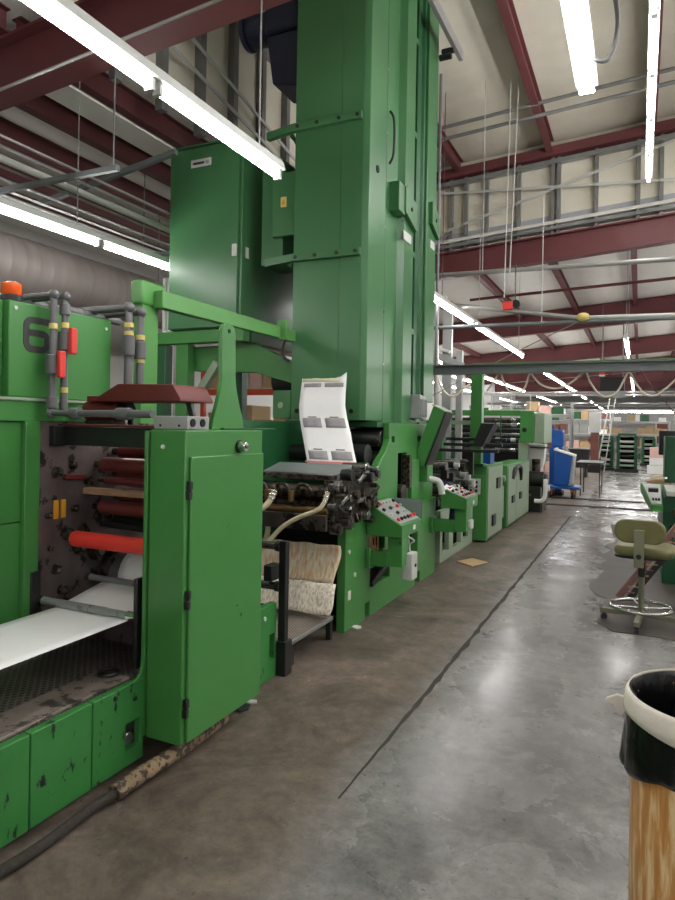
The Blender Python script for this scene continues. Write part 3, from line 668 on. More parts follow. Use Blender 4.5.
T = thing('transformer_box', 'small grey finned box hanging at the foot of the tower slot', 'transformer', (-2.16, 6.55, 1.68))
part(MB().prism([(6.45, 1.70), (6.655, 1.68), (6.67, 1.93), (6.455, 1.95)], 'x', -2.215, -2.06), 'body', 'grey', bevel=.008)
for k in range(5): part(MB().box(-2.06, -2.045, 6.46 + k * .045, 6.475 + k * .045, 1.72, 1.90), 'cooling_fin', 'grey', bevel=0)
part(MB().cyl((-2.1, 6.5, 1.66), (-2.1, 6.5, 1.70), .03, n=12), 'cable_gland', 'lgrey')
part(MB().tube([(-2.1, 6.5, 1.665), (-2.08, 6.55, 1.52), (-2.06, 6.8, 1.46), (-2.08, 6.95, 1.6), (-2.14, 6.97, 1.68)], .012, 8), 'cable', 'black', bevel=0)
T = thing('roof_duct_rail', 'short grey cantilever rail with black clamps beside the tower top', 'bracket', (-1.95, 7.0, 5.5))
a, b = at(436, 18, 7.3), at(459, 79, 7.3)
part(MB().bar((-2.06, 6.0, 6.12), (-1.98, 7.55, 6.0), .05, .12), 'rail', 'conduit')
for y, z in ((7.2, 5.83), (7.3, 5.95)): part(MB().cyl((-2.14, y, z), (-2.0, y, z), .035, n=12), 'clamp', 'black')

# dark blue blowers high on the far side of the tower
T = thing('exhaust_blower', 'dark blue blower with round motor high beside the tower, the upper one', 'blower', (-3.4, 6.0, 5.3))
part(MB().box(-3.50, -3.12, 5.6, 6.2, 5.55, 6.55), 'fan_housing', 'bluedk', bevel=.03)
part(MB().prism([(-3.42, 5.05), (-3.0, 4.95), (-3.0, 5.55), (-3.5, 5.55)], 'y', 5.65, 6.1), 'duct_chute', 'bluedk', bevel=.02)
part(MB().cyl((-3.78, 5.8, 5.72), (-3.50, 5.8, 5.72), .16, n=26), 'motor', 'bluedk', bevel=.02)
part(MB().cyl((-3.83, 5.8, 5.72), (-3.78, 5.8, 5.72), .175, n=26), 'motor_cowl', 'bluedk', bevel=.01)
T = thing('exhaust_blower', 'dark blue round blower motor peeping out beside the tower, the lower one', 'blower', (-3.05, 6.2, 5.0))
part(MB().cyl((-3.32, 6.3, 5.18), (-3.0, 6.3, 5.18), .15, n=26), 'motor', 'bluedk', bevel=.02)
part(MB().cyl((-3.36, 6.3, 5.18), (-3.32, 6.3, 5.18), .16, n=26), 'motor_cowl', 'bluedk', bevel=.01)

# wall cabinet on its stand
T = thing('control_cabinet', 'large green control cabinet with a long white nameplate, raised on a stand by the tower', 'control cabinet', (-3.97, 5.9, 2.55))
part(MB().box(-4.40, -3.54, 5.335, 6.5, 2.555, 4.39), 'body', 'green2', bevel=.008)
d = part(MB().box(-4.405, -3.575, 5.31, 5.332, 2.565, 4.38), 'door', 'green2', bevel=.006)
build(MB().box(-3.625, -3.58, 5.29, 5.31, 3.245, 3.36), 'latch', 'lgrey', d)
build(MB().box(-3.625, -3.58, 5.30, 5.31, 2.635, 2.67), 'lower_latch', 'black', d)
pl = build(MB().box(-4.145, -3.90, 5.303, 5.31, 4.18, 4.255), 'nameplate', 'lgrey', d)
build(MB().box(-4.115, -3.98, 5.301, 5.3035, 4.205, 4.228), 'plate_print', 'ink', pl)
build(MB().box(-3.965, -3.925, 5.301, 5.3035, 4.20, 4.235), 'plate_stamp', 'paper_grey', pl)
part(MB().box(-3.545, -3.53, 5.40, 5.45, 3.245, 3.35), 'side_latch', 'lgrey')
part(MB().box(-4.43, -3.53, 5.29, 6.5, 4.39, 4.405), 'lid', 'green2')
T = thing('junction_box', 'narrow green box between the control cabinet and the tower, the lower and larger one', 'junction box', (-3.25, 5.5, 3.15))
part(MB().box(-3.37, -3.13, 5.42, 5.8, 3.155, 4.15), 'body', 'green2')
T = thing('junction_box', 'green box carrying a small yellow warning label, next to the tower', 'junction box', (-3.08, 5.5, 3.4))
part(MB().box(-3.215, -2.948, 5.355, 5.415, 3.40, 4.00), 'body', 'green2')
part(MB().box(-3.12, -3.06, 5.348, 5.355, 3.67, 3.765), 'warning_label', 'yellow', bevel=0)
part(MB().prism([(-3.113, 3.69), (-3.067, 3.69), (-3.09, 3.75)], 'y', 5.345, 5.349), 'warning_sign', 'orange_lab', bevel=0)
T = thing('cabinet_stand', 'dark green steel stand carrying the raised control cabinet', 'steel stand', (-3.9, 5.8, 0))
part(MB().box(-4.62, -3.50, 5.33, 5.44, 2.42, 2.545), 'top_rail', 'green')
part(MB().box(-4.33, -4.18, 5.35, 5.47, 0, 2.42), 'leg', 'green')
part(MB().box(-4.60, -4.47, 5.35, 5.47, 0, 2.42), 'leg', 'green_dk')
part(MB().box(-4.33, -4.18, 6.35, 6.47, 0, 2.42), 'leg', 'green_dk')
part(MB().prism([(-4.20, 2.40), (-3.45, 2.40), (-3.0, 2.20), (-3.0, 2.0), (-3.45, 2.12), (-4.20, 2.15)], 'y', 5.47, 5.57), 'cross_beam', 'green')
part(MB().bar((-4.10, 5.40, 1.86), (-3.84, 5.40, 2.22), .08, .08), 'diagonal_strut', 'sage')
part(MB().box(-3.62, -3.50, 5.47, 6.4, 2.42, 2.545), 'side_rail', 'green_dk')
T = thing('terminal_box', 'small square green box with a pale knob low at the near corner of the tower', 'junction box', (-3.04, 5.4, 1.67))
part(MB().box(-3.14, -2.95, 5.30, 5.46, 1.67, 1.93), 'body', 'green2')
part(MB().cyl((-3.05, 5.30, 1.79), (-3.05, 5.285, 1.79), .03, n=16), 'knob', 'sage')
T = thing('fan_motor', 'black fan motor beneath the control cabinet, against the tower', 'motor', (-3.15, 5.8, 1.9))
part(MB().cyl((-3.34, 5.72, 2.05), (-3.06, 5.72, 2.05), .14, n=26), 'body', 'black', bevel=.02)
part(MB().box(-3.06, -2.95, 5.6, 5.84, 1.93, 2.17), 'bracket', 'black')
part(MB().tube([(-3.0, 5.28, 2.42), (-3.02, 5.26, 2.30), (-2.99, 5.26, 2.22), (-2.96, 5.28, 2.2)], .014, 8), 'cable', 'black', bevel=0)

# ------------------------------------------------------------------ machine under the tower
T = thing('tower_base_frame', 'green cast side frame standing under the tower, with cut-outs and a brown-stained foot', 'machine frame', (-2.1, 5.8, 0))
part(MB().plate('x', -2.12, -2.05, (4.60, 7.05, .0, .84), [(5.14, 5.46, .52, .65), (5.12, 5.60, .24, .40), (6.05, 6.42, .27, .60), (5.02, 5.12, .0, .13), (6.35, 6.5, .0, .12)]), 'side_frame', 'green', bevel=.004)
part(MB().plate('x', -2.12, -2.06, (5.55, 6.95, .84, 1.64), [(5.80, 6.05, 1.0, 1.36), (5.62, 5.70, 1.46, 1.52), (6.38, 6.46, 1.46, 1.52)]), 'upper_frame', 'green')
part(MB().box(-2.08, -2.02, 6.1, 6.34, .84, 1.28), 'cover_plate', 'green')
part(MB().prism([(5.05, .84), (5.55, .84), (5.55, 1.5), (5.42, 1.38), (5.28, 1.3), (5.16, 1.12)], 'x', -2.11, -2.04), 'casting', 'green', bevel=.01)
part(MB().plate('x', -2.95, -2.90, (4.4, 7.05, .0, 1.64)), 'far_frame', 'green_dk')
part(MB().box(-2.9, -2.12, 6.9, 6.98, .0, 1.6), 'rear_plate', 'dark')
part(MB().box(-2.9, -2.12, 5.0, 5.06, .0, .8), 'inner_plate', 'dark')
part(MB().bar((-2.04, 5.12, .27), (-2.03, 5.6, .40), .03, .05), 'brace_link', 'black')
part(MB().bar((-2.04, 6.0, 1.02), (-2.04, 6.0, 1.34), .06, .08), 'plunger', 'greasy')
part(MB().cyl((-2.10, 5.88, .97), (-2.02, 5.88, .97), .09, n=20), 'gear', 'dsteel')
part(MB().box(-2.052, -2.04, 5.1, 5.24, 1.0, 1.07), 'pale_tag', 'sage')
for y, z in ((4.66, .62), (4.78, .42)): part(MB().cyl((-2.05, y, z), (-2.04, y, z), .018, n=12), 'bolt', 'lgrey', bevel=0)
part(MB().box(-2.051, -2.046, 4.66, 4.71, .24, .31), 'paper_tag', 'whitecloth', bevel=0)
part(MB().box(-2.4, -2.12, 5.4, 6.9, 1.60, 1.65), 'top_plate', 'green_dk')
for y, z, r, m in ((5.25, 1.36, .09, 'black'), (5.6, 1.5, .08, 'steel'), (5.7, 1.3, .08, 'dsteel')):
    part(MB().cyl((-2.88, y, z), (-2.14, y, z), r, n=24), 'web_roller', m)
part(MB().box(-2.95, -2.45, 5.2, 5.24, 1.2, 1.655), 'rear_guard', 'green_dk')
for y, z in ((6.45, 1.5), (6.6, 1.35), (6.72, 1.12)): part(MB().cyl((-2.06, y, z), (-2.05, y, z), .02, n=10), 'bolt', 'black', bevel=0)
# dirty coating head
T = thing('coating_head', 'grimy roller coating head with brass fittings between guard cabinet and tower frame', 'coating unit', (-2.4, 4.5, .84))
part(MB().prism([(4.44, 1.235), (4.46, 1.20), (4.72, 1.26), (4.72, 1.30)], 'x', -2.72, -2.06), 'top_cover', 'ibeam')
part(MB().prism([(4.36, 1.235), (4.44, 1.24), (4.44, 1.20), (4.36, 1.195)], 'x', -2.74, -2.06), 'cover_edge', 'greasy')
part(MB().box(-2.78, -2.04, 4.28, 4.62, .86, .91), 'drip_tray', 'greasy')
part(MB().box(-2.80, -2.04, 4.22, 4.25, .84, .955), 'front_rail', 'dsteel')
for y, z, r, m in ((4.32, 1.115, .05, 'greasy'), (4.40, 1.01, .045, 'greasy'), (4.5, 1.1, .06, 'dsteel'), (4.30, .975, .028, 'brass')):
    part(MB().cyl((-2.76, y, z), (-2.06, y, z), r, n=24), 'coating_roller', m)
for x in (-2.62, -2.42, -2.24): part(MB().tube([(x - .05, 4.25, 1.12), (x - .03, 4.235, 1.165), (x + .03, 4.235, 1.165), (x + .06, 4.25, 1.12)], .014, 8), 'clamp_bow', 'greasy', bevel=0)
for x in (-2.54, -2.34): part(MB().cyl((x, 4.24, 1.04), (x, 4.24, 1.12), .025, n=12), 'fitting', 'brass')
random.seed(3)
for k in range(34):
    y = random.uniform(4.30, 5.05); z = random.uniform(.84, 1.25); r = random.uniform(.016, .048)
    g_ = part(MB().cyl((-2.06, y, z), (-1.98 + random.uniform(-.02, .06), y, z), r, n=16), 'gear', random.choice(['greasy', 'dsteel', 'greasy', 'black', 'steel']), bevel=.002)
for k in range(12):
    y = random.uniform(4.3, 4.9); z = random.uniform(.9, 1.2)
    part(MB().bar((-1.97, y, z), (-1.95, y + random.uniform(-.15, .15), z + random.uniform(-.12, .1)), .02, .03), 'lever', random.choice(['greasy', 'steel', 'black']))
part(MB().box(-2.10, -2.02, 4.30, 5.1, .85, 1.2), 'end_casting', 'greasy')
part(MB().cyl((-2.16, 4.78, 1.275), (-1.95, 4.78, 1.275), .045, n=22), 'chrome_spindle', 'chrome')
part(MB().cyl((-1.95, 4.78, 1.275), (-1.86, 4.78, 1.275), .018, n=14), 'spindle_end', 'steel')
for lab, pts, r in (('cream hose looping from the coating head over to the drip sheet', [(-2.02, 4.2, 1.13), (-2.03, 4.17, 1.06), (-2.08, 4.15, 1.0), (-2.22, 4.13, .94), (-2.36, 4.12, .85), (-2.48, 4.1, .70), (-2.52, 4.1, .60)], .016),
                    ('cream hose with a clamped end disappearing behind the guard cabinet', [(-2.46, 4.2, 1.11), (-2.47, 4.16, 1.05), (-2.52, 4.13, .99), (-2.64, 4.1, .93), (-2.78, 4.08, .9)], .022),
                    ('pale grey drain hose hanging below the coating head', [(-2.57, 4.3, .84), (-2.58, 4.3, .75), (-2.62, 4.28, .64), (-2.7, 4.26, .6)], .022)):
    T = thing('hose', lab, 'hose', pts[-1]); part(MB().tube(pts, r, 12), 'hose_run', 'hose', bevel=0)
    if r > .01 and 'drain' not in lab:
        p = Vector(pts[0]); q = Vector(pts[1]); d = (q - p).normalized()
        for k in (0, .03, .06): part(MB().cyl(p + d * k, p + d * (k + .012), r * 1.45, n=14), 'hose_clamp', 'chrome', bevel=0)
# stained sheet and step
rows = []
for k in range(15):
    t = k / 14; z = .70 - .48 * t; y = 4.46 - .05 * t - (.20 * max(0, t - .3) ** 1.2) + .008 * math.sin(t * 15)
    x1_ = -2.03 - .03 * t + .012 * math.sin(t * 9)
    rows.append([(-2.86 + (x1_ + 2.86) * i / 24, y + .003 * math.sin(i * 1.3 + t * 2), z + .004 * math.sin(i * .9)) for i in range(25)])
T = thing('drip_sheet', 'cream plastic sheet stained orange and grey hanging under the coating head', 'sheet', (-2.4, 4.3, .2))
build(MB().grid(rows[:9]), 'upper_sheet', 'drips', T, solid=.004)
build(MB().grid([[(p[0] + .03, p[1] - .01, p[2]) for p in r_] for r_ in rows[8:]]), 'lower_sheet', 'drips2', T, solid=.004)
T = thing('step_platform', 'low step with an expanded metal tread in front of the drip sheet', 'step', (-2.3, 4.1, 0))
part(MB().box(-2.95, -2.085, 3.80, 4.44, .168, .176), 'tread', 'mesh', bevel=0)
part(MB().plate('z', .14, .168, (-2.95, -2.075, 3.79, 4.45), [(-2.92, -2.105, 3.82, 4.42)]), 'edge_angle', 'galv')
for y in (3.80, 4.40): part(MB().box(-2.115, -2.075, y, y + .04, 0, .14), 'leg', 'black')
for y in (3.80, 4.40): part(MB().box(-2.95, -2.91, y, y + .04, 0, .14), 'leg', 'black')
T = thing('roller_post', 'black square post holding two short chrome shafts beside the step', 'post', (-2.08, 3.66, 0))
part(MB().box(-2.085, -2.035, 3.63, 3.68, .09, .86), 'post', 'black')
part(MB().box(-2.09, -2.02, 3.62, 3.71, 0, .22), 'foot', 'black')
for z in (.82, .56): 
    o = part(MB().cyl((-2.84, 3.66, z), (-2.085, 3.66, z), .026, n=18), 'shaft', 'chrome')
    build(MB().cyl((-2.12, 3.66, z), (-2.09, 3.66, z), .034, n=18), 'collar', 'black', o)
part(MB().box(-2.18, -2.12, 3.6, 3.72, .60, .70), 'bracket', 'black')
T = thing('low_side_frame', 'low green side plate with slots just beyond the guard cabinet', 'machine frame', (-2.1, 3.4, 0))
part(MB().plate('x', -2.14, -2.09, (3.10, 3.62, .0, .47), [(3.40, 3.425, .17, .30), (3.54, 3.60, .12, .28)]), 'side_plate', 'green_pl')
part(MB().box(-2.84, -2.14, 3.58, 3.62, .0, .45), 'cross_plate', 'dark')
part(MB().cyl((-2.095, 3.47, .40), (-2.08, 3.47, .40), .014, n=10), 'bolt', 'lgrey', bevel=0)

# printed sheet hanging in front of the tower
def lerp(a, b, t): return a + (b - a) * t
spine = [(5.20, 2.03, -2.775, -2.335), (5.16, 1.9, -2.77, -2.325), (5.10, 1.78, -2.75, -2.30), (5.05, 1.665, -2.715, -2.255), (4.96, 1.54, -2.64, -2.18), (4.86, 1.42, -2.56, -2.11), (4.75, 1.298, -2.475, -2.03)]
def sp(v, u):
    k = min(int(v), len(spine) - 2); t = v - k; a, b = spine[k], spine[k + 1]
    return (lerp(lerp(a[2], b[2], t), lerp(a[3], b[3], t), u), lerp(a[0], b[0], t), lerp(a[1], b[1], t))
rows = [[sp(i / 3, j / 8) for j in range(9)] for i in range(19)]
rows[0] = [(p[0], p[1], p[2] + .05 * max(0, j - 6) / 2 - .012 * (j % 3 == 1)) for j, p in enumerate(rows[0])]
T = thing('printed_sheet', 'white printed web sheet with grey text blocks hanging before the tower', 'paper', (-2.4, 4.9, 1.29))
build(MB().grid(rows), 'sheet', 'paper', T, solid=.002)
def patch(v0, v1, u0, u1, name, m, off=.004):
    g = MB(); g.grid([[Vector(sp(lerp(v0, v1, a / 3), lerp(u0, u1, b / 3))) + Vector((.002, -off, .0015)) for b in range(4)] for a in range(4)]); build(g, name, m, T, solid=.001)
for v0, v1 in ((.35, .62), (2.95, 3.6), (5.2, 5.75)):
    patch(v0, v1, .06, .45, 'text_block', 'paper_grey'); patch(v0, v1, .53, .94, 'text_block', 'paper_grey')
for v0, v1 in ((2.84, 2.90), (5.06, 5.12)):
    patch(v0, v1, .18, .36, 'heading_line', 'ink'); patch(v0, v1, .64, .82, 'heading_line', 'ink')
patch(.03, .25, .02, .86, 'torn_tape', 'paper_tan')
patch(5.85, 5.97, -.04, .98, 'pink_line', 'paper_pink')
T = thing('paper_strip', 'rolled white strip of paper lying along the bottom edge of the printed sheet', 'paper', (-2.28, 4.72, 1.28))
part(MB().bar((-2.52, 4.72, 1.288), (-2.08, 4.72, 1.275), .04, .014), 'strip', 'paper', bevel=0)

# ------------------------------------------------------------------ two control desks
def desk(lab, x0, x1, y0, y1, zh, zl, z0, big):
    t = thing('control_desk', lab, 'control desk', (x0, (y0 + y1) / 2, z0 - .26), 'control desks on the press side')
    global T; T = t
    part(MB().prism([(x0, z0), (x1, z0), (x1, zl), (x0, zh)], 'y', y0, y1), 'body', 'green')
    s = (zl - zh) / (x1 - x0); n = Vector((-s, 0, 1)).normalized()
    fx = lambda u: x0 + .02 + (x1 - x0 - .04) * u
    fz = lambda u: zh + s * (fx(u) - x0)
    part(MB().prism([(fx(0), fz(0)), (fx(1), fz(1)), (fx(1), fz(1) + .006), (fx(0), fz(0) + .006)], 'y', y0 + .02, y1 - .02), 'face_plate', 'grey', bevel=.002)
    random.seed(11)
    for i in range(4):
        for j in range(6):
            if random.random() < .12: continue
            p = Vector((fx(.14 + .24 * i), y0 + .06 + (y1 - y0 - .12) * j / 5, fz(.14 + .24 * i) + .004))
            m = random.choice(['black', 'black', 'redv', 'redv', 'lgrey', 'dsteel'])
            k = part(MB().cyl(p, p + n * .022, .016 if m != 'lgrey' else .012, n=14), 'push_button', m, bevel=.002)
    part(MB().box(x1 - .14, x1 - .015, y0 + .05, y0 + .25, z0 - .25, z0), 'pedestal', 'green')
    part(MB().box(-2.012, x1 - .14, y0 + .03, y0 + .13, z0 - .26, z0 - .13), 'arm', 'green')
    part(MB().box(-2.047, -2.012, y0 + .0, y0 + .16, z0 - .28, z0 - .11), 'arm_bracket', 'green')
    part(MB().box(x1 - .0, x1 + .003, y0 + .28, y0 + .34, z0 + .03, z0 + .07), 'number_tag', 'white', bevel=0)
    return t
desk('first sloping green control desk with red and black buttons, by the tower frame', -2.04, -1.73, 5.0, 5.52, .972, .80, .706, True)
for k in range(4): part(MB().cyl((-2.03 + k * .025, 5.04, .58), (-2.03 + k * .025, 5.04, .705), .007, n=8), 'copper_wire', 'tan', bevel=0)
part(MB().plate('y', 5.525, 5.533, (-2.0, -1.73, .76, .97)), 'splash_guard', 'clear', bevel=0)
desk('second sloping green control desk with a sheet of paper on it, farther down the press', -1.93, -1.645, 6.82, 7.34, .955, .858, .745, False)
T = thing('pendant_switch', 'pale grey switch box hanging on a cable under the first control desk', 'switch box', (-1.72, 5.2, .33))
part(MB().box(-1.78, -1.69, 5.16, 5.30, .33, .555), 'body', 'lgrey', bevel=.01)
part(MB().tube([(-1.735, 5.23, .555), (-1.74, 5.23, .62), (-1.70, 5.22, .655), (-1.745, 5.2, .69), (-1.75, 5.2, .706)], .008, 8), 'cable', 'lgrey', bevel=0)
part(MB().cyl((-1.69, 5.23, .45), (-1.68, 5.23, .45), .016, n=12), 'button', 'black')
T = thing('paper_note', 'crumpled white paper lying on the second control desk', 'paper', (-1.8, 6.9, .93))
part(MB().grid([[(-1.94 + .012 * j, 6.80 + i * .07, .972 - .0042 * j + .012 * math.sin(i * 2 + j)) for j in range(9)] for i in range(6)]), 'sheet', 'paper', bevel=0, solid=.002)
T = thing('pull_box', 'small pale plug on the side of the second control desk', 'switch', (-1.63, 7.0, .6))
part(MB().box(-1.66, -1.62, 6.95, 7.05, .52, .62), 'body', 'lgrey', bevel=.008)
# tilted guard flap
T = thing('guard_flap', 'tall green guard flap with a black inner side, tilted open beyond the tower foot', 'guard', (-2.05, 6.5, 1.2))
part(MB().bar((-2.045, 6.5, 1.225), (-1.835, 6.5, 1.80), .26, .13, (1, 0, 0)), 'outer_shell', 'green')
part(MB().bar((-1.972, 6.5, 1.21), (-1.762, 6.5, 1.77), .27, .015, (1, 0, 0)), 'inner_face', 'black')
part(MB().bar((-1.842, 6.5, 1.80), (-1.837, 6.5, 1.81), .27, .15, (1, 0, 0)), 'top_edge', 'sage')
part(MB().box(-2.12, -1.96, 6.42, 6.6, 1.05, 1.24), 'hinge_block', 'green')
part(MB().tube([(-2.0, 6.5, 1.08), (-1.9, 6.55, 1.06), (-1.86, 6.55, 1.02), (-1.84, 6.55, .92)], .035, 10), 'elbow_hose', 'lgrey', bevel=0)

# ------------------------------------------------------------------ second press section beyond the tower
T = thing('folder_cabinet', 'narrow green press cabinet with a grey switch plate of six buttons on its near face', 'cabinet', (-2.1, 9.8, 0))
part(MB().box(-2.36, -1.94, 9.2, 10.35, .02, 1.09), 'body', 'green', bevel=.008)
part(MB().box(-1.94, -1.925, 9.24, 10.3, .06, 1.05), 'side_panel', 'sage')  # sunlit aisle face, its light painted in as a paler green
part(MB().box(-2.30, -1.985, 9.17, 9.2, .66, .95), 'raised_panel', 'green')
pl = part(MB().box(-2.20, -2.02, 9.155, 9.17, .68, .90), 'switch_plate', 'lgrey')
for i in range(2):
    for j in range(3): build(MB().cyl((-2.15 + .075 * i, 9.155, .73 + .06 * j), (-2.15 + .075 * i, 9.14, .73 + .06 * j), .02, n=12), 'push_button', 'black', pl)
for y, z in ((9.8, .72), (9.5, .2)): part(MB().box(-1.925, -1.90, y, y + .22, z, z + .16), 'handle', 'black')
T = thing('drive_cabinet', 'tall press cabinet with green doors coloured paler as if sunlit, and black handles', 'cabinet', (-2.1, 11.6, 0))
part(MB().box(-2.30, -1.93, 10.7, 13.0, .02, 1.02), 'body', 'green', bevel=.008)
for y in (10.75, 11.5, 12.2):
    d = part(MB().box(-1.93, -1.915, y, y + .72, .05, .99), 'door', 'sage')  # paler colour stands in for sunlight on the green doors
    if y < 12.2: build(MB().box(-1.915, -1.89, y + .3, y + .5, .38, .50), 'handle', 'black', d)
part(MB().tube([(-1.91, 11.1, .78), (-1.88, 11.2, .95), (-1.88, 11.7, .95), (-1.91, 11.9, .72)], .035, 8), 'black_hose', 'black', bevel=0)
T = thing('pipe_riser', 'dark green narrow riser standing between the two press cabinets', 'machine part', (-2.1, 10.5, 0))
part(MB().box(-2.24, -2.02, 10.42, 10.62, 0, .98), 'column', 'green_dk')
part(MB().cyl((-2.0, 10.5, .82), (-1.92, 10.5, .82), .05, n=14), 'valve', 'sage')
part(MB().box(-2.0, -1.95, 10.45, 10.55, .2, .7), 'rib_plate', 'sage')

T = thing('roller_bank', 'bank of small black and bright rollers between the tower and the second press cabinet', 'roller unit', (-2.5, 8.2, 0))
part(MB().plate('x', -2.18, -2.12, (7.5, 9.15, .0, .62), [(7.6, 7.9, .1, .45), (8.1, 8.5, .1, .5), (8.6, 8.9, .12, .4)]), 'base_frame', 'sage')
part(MB().plate('x', -3.05, -3.0, (7.4, 9.2, .0, 1.3)), 'far_frame', 'green_dk')
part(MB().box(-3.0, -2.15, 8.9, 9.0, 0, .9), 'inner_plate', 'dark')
random.seed(5)
for i in range(5):
    for j in range(4):
        y = 7.5 + i * .33; z = .72 + j * .14
        o = part(MB().cyl((-3.0, y, z), (-2.14, y, z), .045, n=16), 'roller', ['black', 'chrome', 'dsteel', 'steel'][(i + 2 * j) % 4], bevel=0)
        if (i + j) % 2: build(MB().cyl((-2.14, y, z), (-2.07, y, z), .03, n=12), 'bearing_cap', random.choice(['chrome', 'black', 'lgrey']), o)
for k in range(6):
    y = 7.5 + k * .28; z = random.uniform(.7, 1.1)
    part(MB().box(-2.13, -2.05, y, y + .1, z, z + .1), 'bracket', random.choice(['black', 'greasy', 'lgrey']))
for z in (1.30, 1.37, 1.44): part(MB().box(-3.0, -1.62, 8.3 + (z - 1.3) * 4, 8.36 + (z - 1.3) * 4, z, z + .04), 'black_bar', 'black')
part(MB().box(-3.0, -2.4, 8.5, 8.7, 1.05, 1.62), 'guard_box', 'green')
part(MB().tube([(-2.1, 7.45, .95), (-1.98, 7.45, .9), (-1.95, 7.45, .7), (-1.97, 7.45, .45)], .045, 10), 'dark_hose', 'bluedk', bevel=0)
T = thing('slanted_cover', 'black slanted cover plate leaning back in front of the far roller tower', 'cover', (-1.95, 8.6, 1.3))
q_ = [at(a, b, 8.4) for a, b in ((472, 446), (482, 447), (494, 424), (481, 423))]
part(MB().prism([(v.x, v.z) for v in q_], 'y', 8.4, 8.75), 'plate', 'black')
part(MB().bar((-2.0, 8.5, 1.0), (-2.0, 8.5, 1.32), .06, .06), 'support', 'black')
T = thing('blue_bin', 'small bright blue bin sitting on the second press', 'bin', (-1.95, 9.9, 1.09))
part(MB().plate('z', 1.09, 1.10, (-2.22, -1.98, 9.6, 9.9)), 'base', 'blue')
part(MB().plate('y', 9.6, 9.615, (-2.22, -1.98, 1.10, 1.30), [(-2.12, -2.08, 1.16, 1.26)]), 'front_wall', 'blue')
part(MB().box(-2.22, -1.98, 9.885, 9.9, 1.10, 1.30), 'rear_wall', 'blue')
for x in (-2.22, -1.995): part(MB().box(x, x + .015, 9.6, 9.9, 1.10, 1.30), 'side_wall', 'blue')

T = thing('roller_tower', 'open green frame of long rollers with a grey end cheek, rising over the second press', 'printing press', (-2.5, 13.4, 0))
part(MB().box(-3.6, -2.10, 13.0, 13.15, 1.87, 1.98), 'top_beam', 'green')
part(MB().box(-2.11, -1.845, 12.95, 14.2, 1.36, 1.97), 'end_cheek', 'green', bevel=.01)
part(MB().box(-1.845, -1.66, 13.0, 14.2, 1.35, 1.93), 'end_cover', 'sage', bevel=.01)
part(MB().cyl((-2.02, 12.95, 1.60), (-2.02, 12.94, 1.60), .045, n=14), 'cheek_hole', 'dark', bevel=0)
part(MB().box(-2.14, -1.98, 13.02, 13.15, 0, 1.4), 'post', 'sage')
part(MB().box(-3.72, -3.6, 13.0, 14.2, 0, 1.95), 'far_cheek', 'green_dk')
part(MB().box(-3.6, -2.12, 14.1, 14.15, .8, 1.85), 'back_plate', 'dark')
for i, z in enumerate((1.79, 1.70, 1.60, 1.50, 1.40, 1.30, 1.2)):
    yy = 13.07 + .1 * (i % 2)
    o = part(MB().cyl((-3.6, yy, z), (-2.12, yy, z), .032, n=14), 'roller', ['dsteel', 'chrome', 'black', 'steel', 'black', 'bluedk', 'dsteel'][i], bevel=0)
    for x in (-2.95, -2.6, -2.3): build(MB().cyl((x, yy, z), (x + .1, yy, z), .04, n=14), 'roller_sleeve', ['lgrey', 'black', 'steel'][(i + int(x * 20)) % 3], o)
for x in (-3.1, -2.5): part(MB().box(x, x + .02, 13.0, 13.03, 1.3, 1.87), 'divider', 'green_dk')
T = thing('wire_guard', 'pale framed wire mesh guard standing on top of the far roller tower', 'guard', (-2.3, 13.1, 1.98))
part(MB().plate('y', 13.08, 13.11, (-2.70, -1.93, 1.982, 2.30), [(-2.68, -2.325, 2.0, 2.28), (-2.305, -1.95, 2.0, 2.28)]), 'frame', 'lgrey', bevel=0)
g = MB()
for k in range(1, 30): g.box(-2.68 + k * .0245, -2.676 + k * .0245, 13.092, 13.097, 2.0, 2.28)
for k in range(1, 12): g.box(-2.68, -1.95, 13.092, 13.097, 2.0 + k * .0235, 2.004 + k * .0235)
part(g, 'wire_mesh', 'stud', bevel=0)
T = thing('green_column', 'tall plain green steel column rising from the second press to the grey beam', 'column', (-2.05, 9.0, 0))
part(MB().box(-2.14, -1.985, 9.0, 9.14, 1.09, 2.42), 'shaft', 'green')
part(MB().box(-2.2, -1.95, 9.0, 9.18, 1.085, 1.12), 'base_plate', 'green_dk')
part(MB().box(-2.98, -2.14, 9.05, 9.12, 1.66, 1.72), 'side_arm', 'sage')
T = thing('drive_motor', 'black drive motor and pulleys at the far end of the second press', 'motor', (-1.85, 13.6, 0))
part(MB().cyl((-2.0, 13.4, .62), (-1.7, 13.4, .62), .16, n=20), 'motor_body', 'black')
part(MB().cyl((-1.72, 13.5, .45), (-1.66, 13.5, .45), .28, n=26), 'pulley', 'black')
part(MB().box(-2.1, -1.7, 13.2, 13.8, 0, .3), 'bed', 'dsteel')
part(MB().cyl((-1.66, 13.5, .45), (-1.6, 13.5, .45), .06, n=14), 'hub', 'white')
part(MB().cyl((-1.95, 14.1, .2), (-1.95, 14.1, 1.0), .09, n=14), 'vertical_cylinder', 'dsteel')
part(MB().box(-1.9, -1.72, 13.1, 13.16, .02, .5), 'stand', 'black')
T = thing('elbow_pipe', 'white bent pipe coming out near the floor beside the black pulleys', 'pipe', (-1.65, 13, 0))
part(MB().tube([(-1.62, 13.0, .66), (-1.62, 13.0, .45), (-1.64, 13.0, .3), (-1.70, 13.0, .24), (-1.82, 13.0, .235)], .04, 12), 'pipe_run', 'white', bevel=0)
T = thing('white_bin', 'white machine panel standing behind the black pulleys', 'panel', (-1.75, 14.4, 0))
part(MB().prism([(-2.25, .75), (-1.95, .62), (-1.83, .9), (-1.80, 1.3), (-2.25, 1.3)], 'y', 14.3, 14.6), 'panel', 'white')
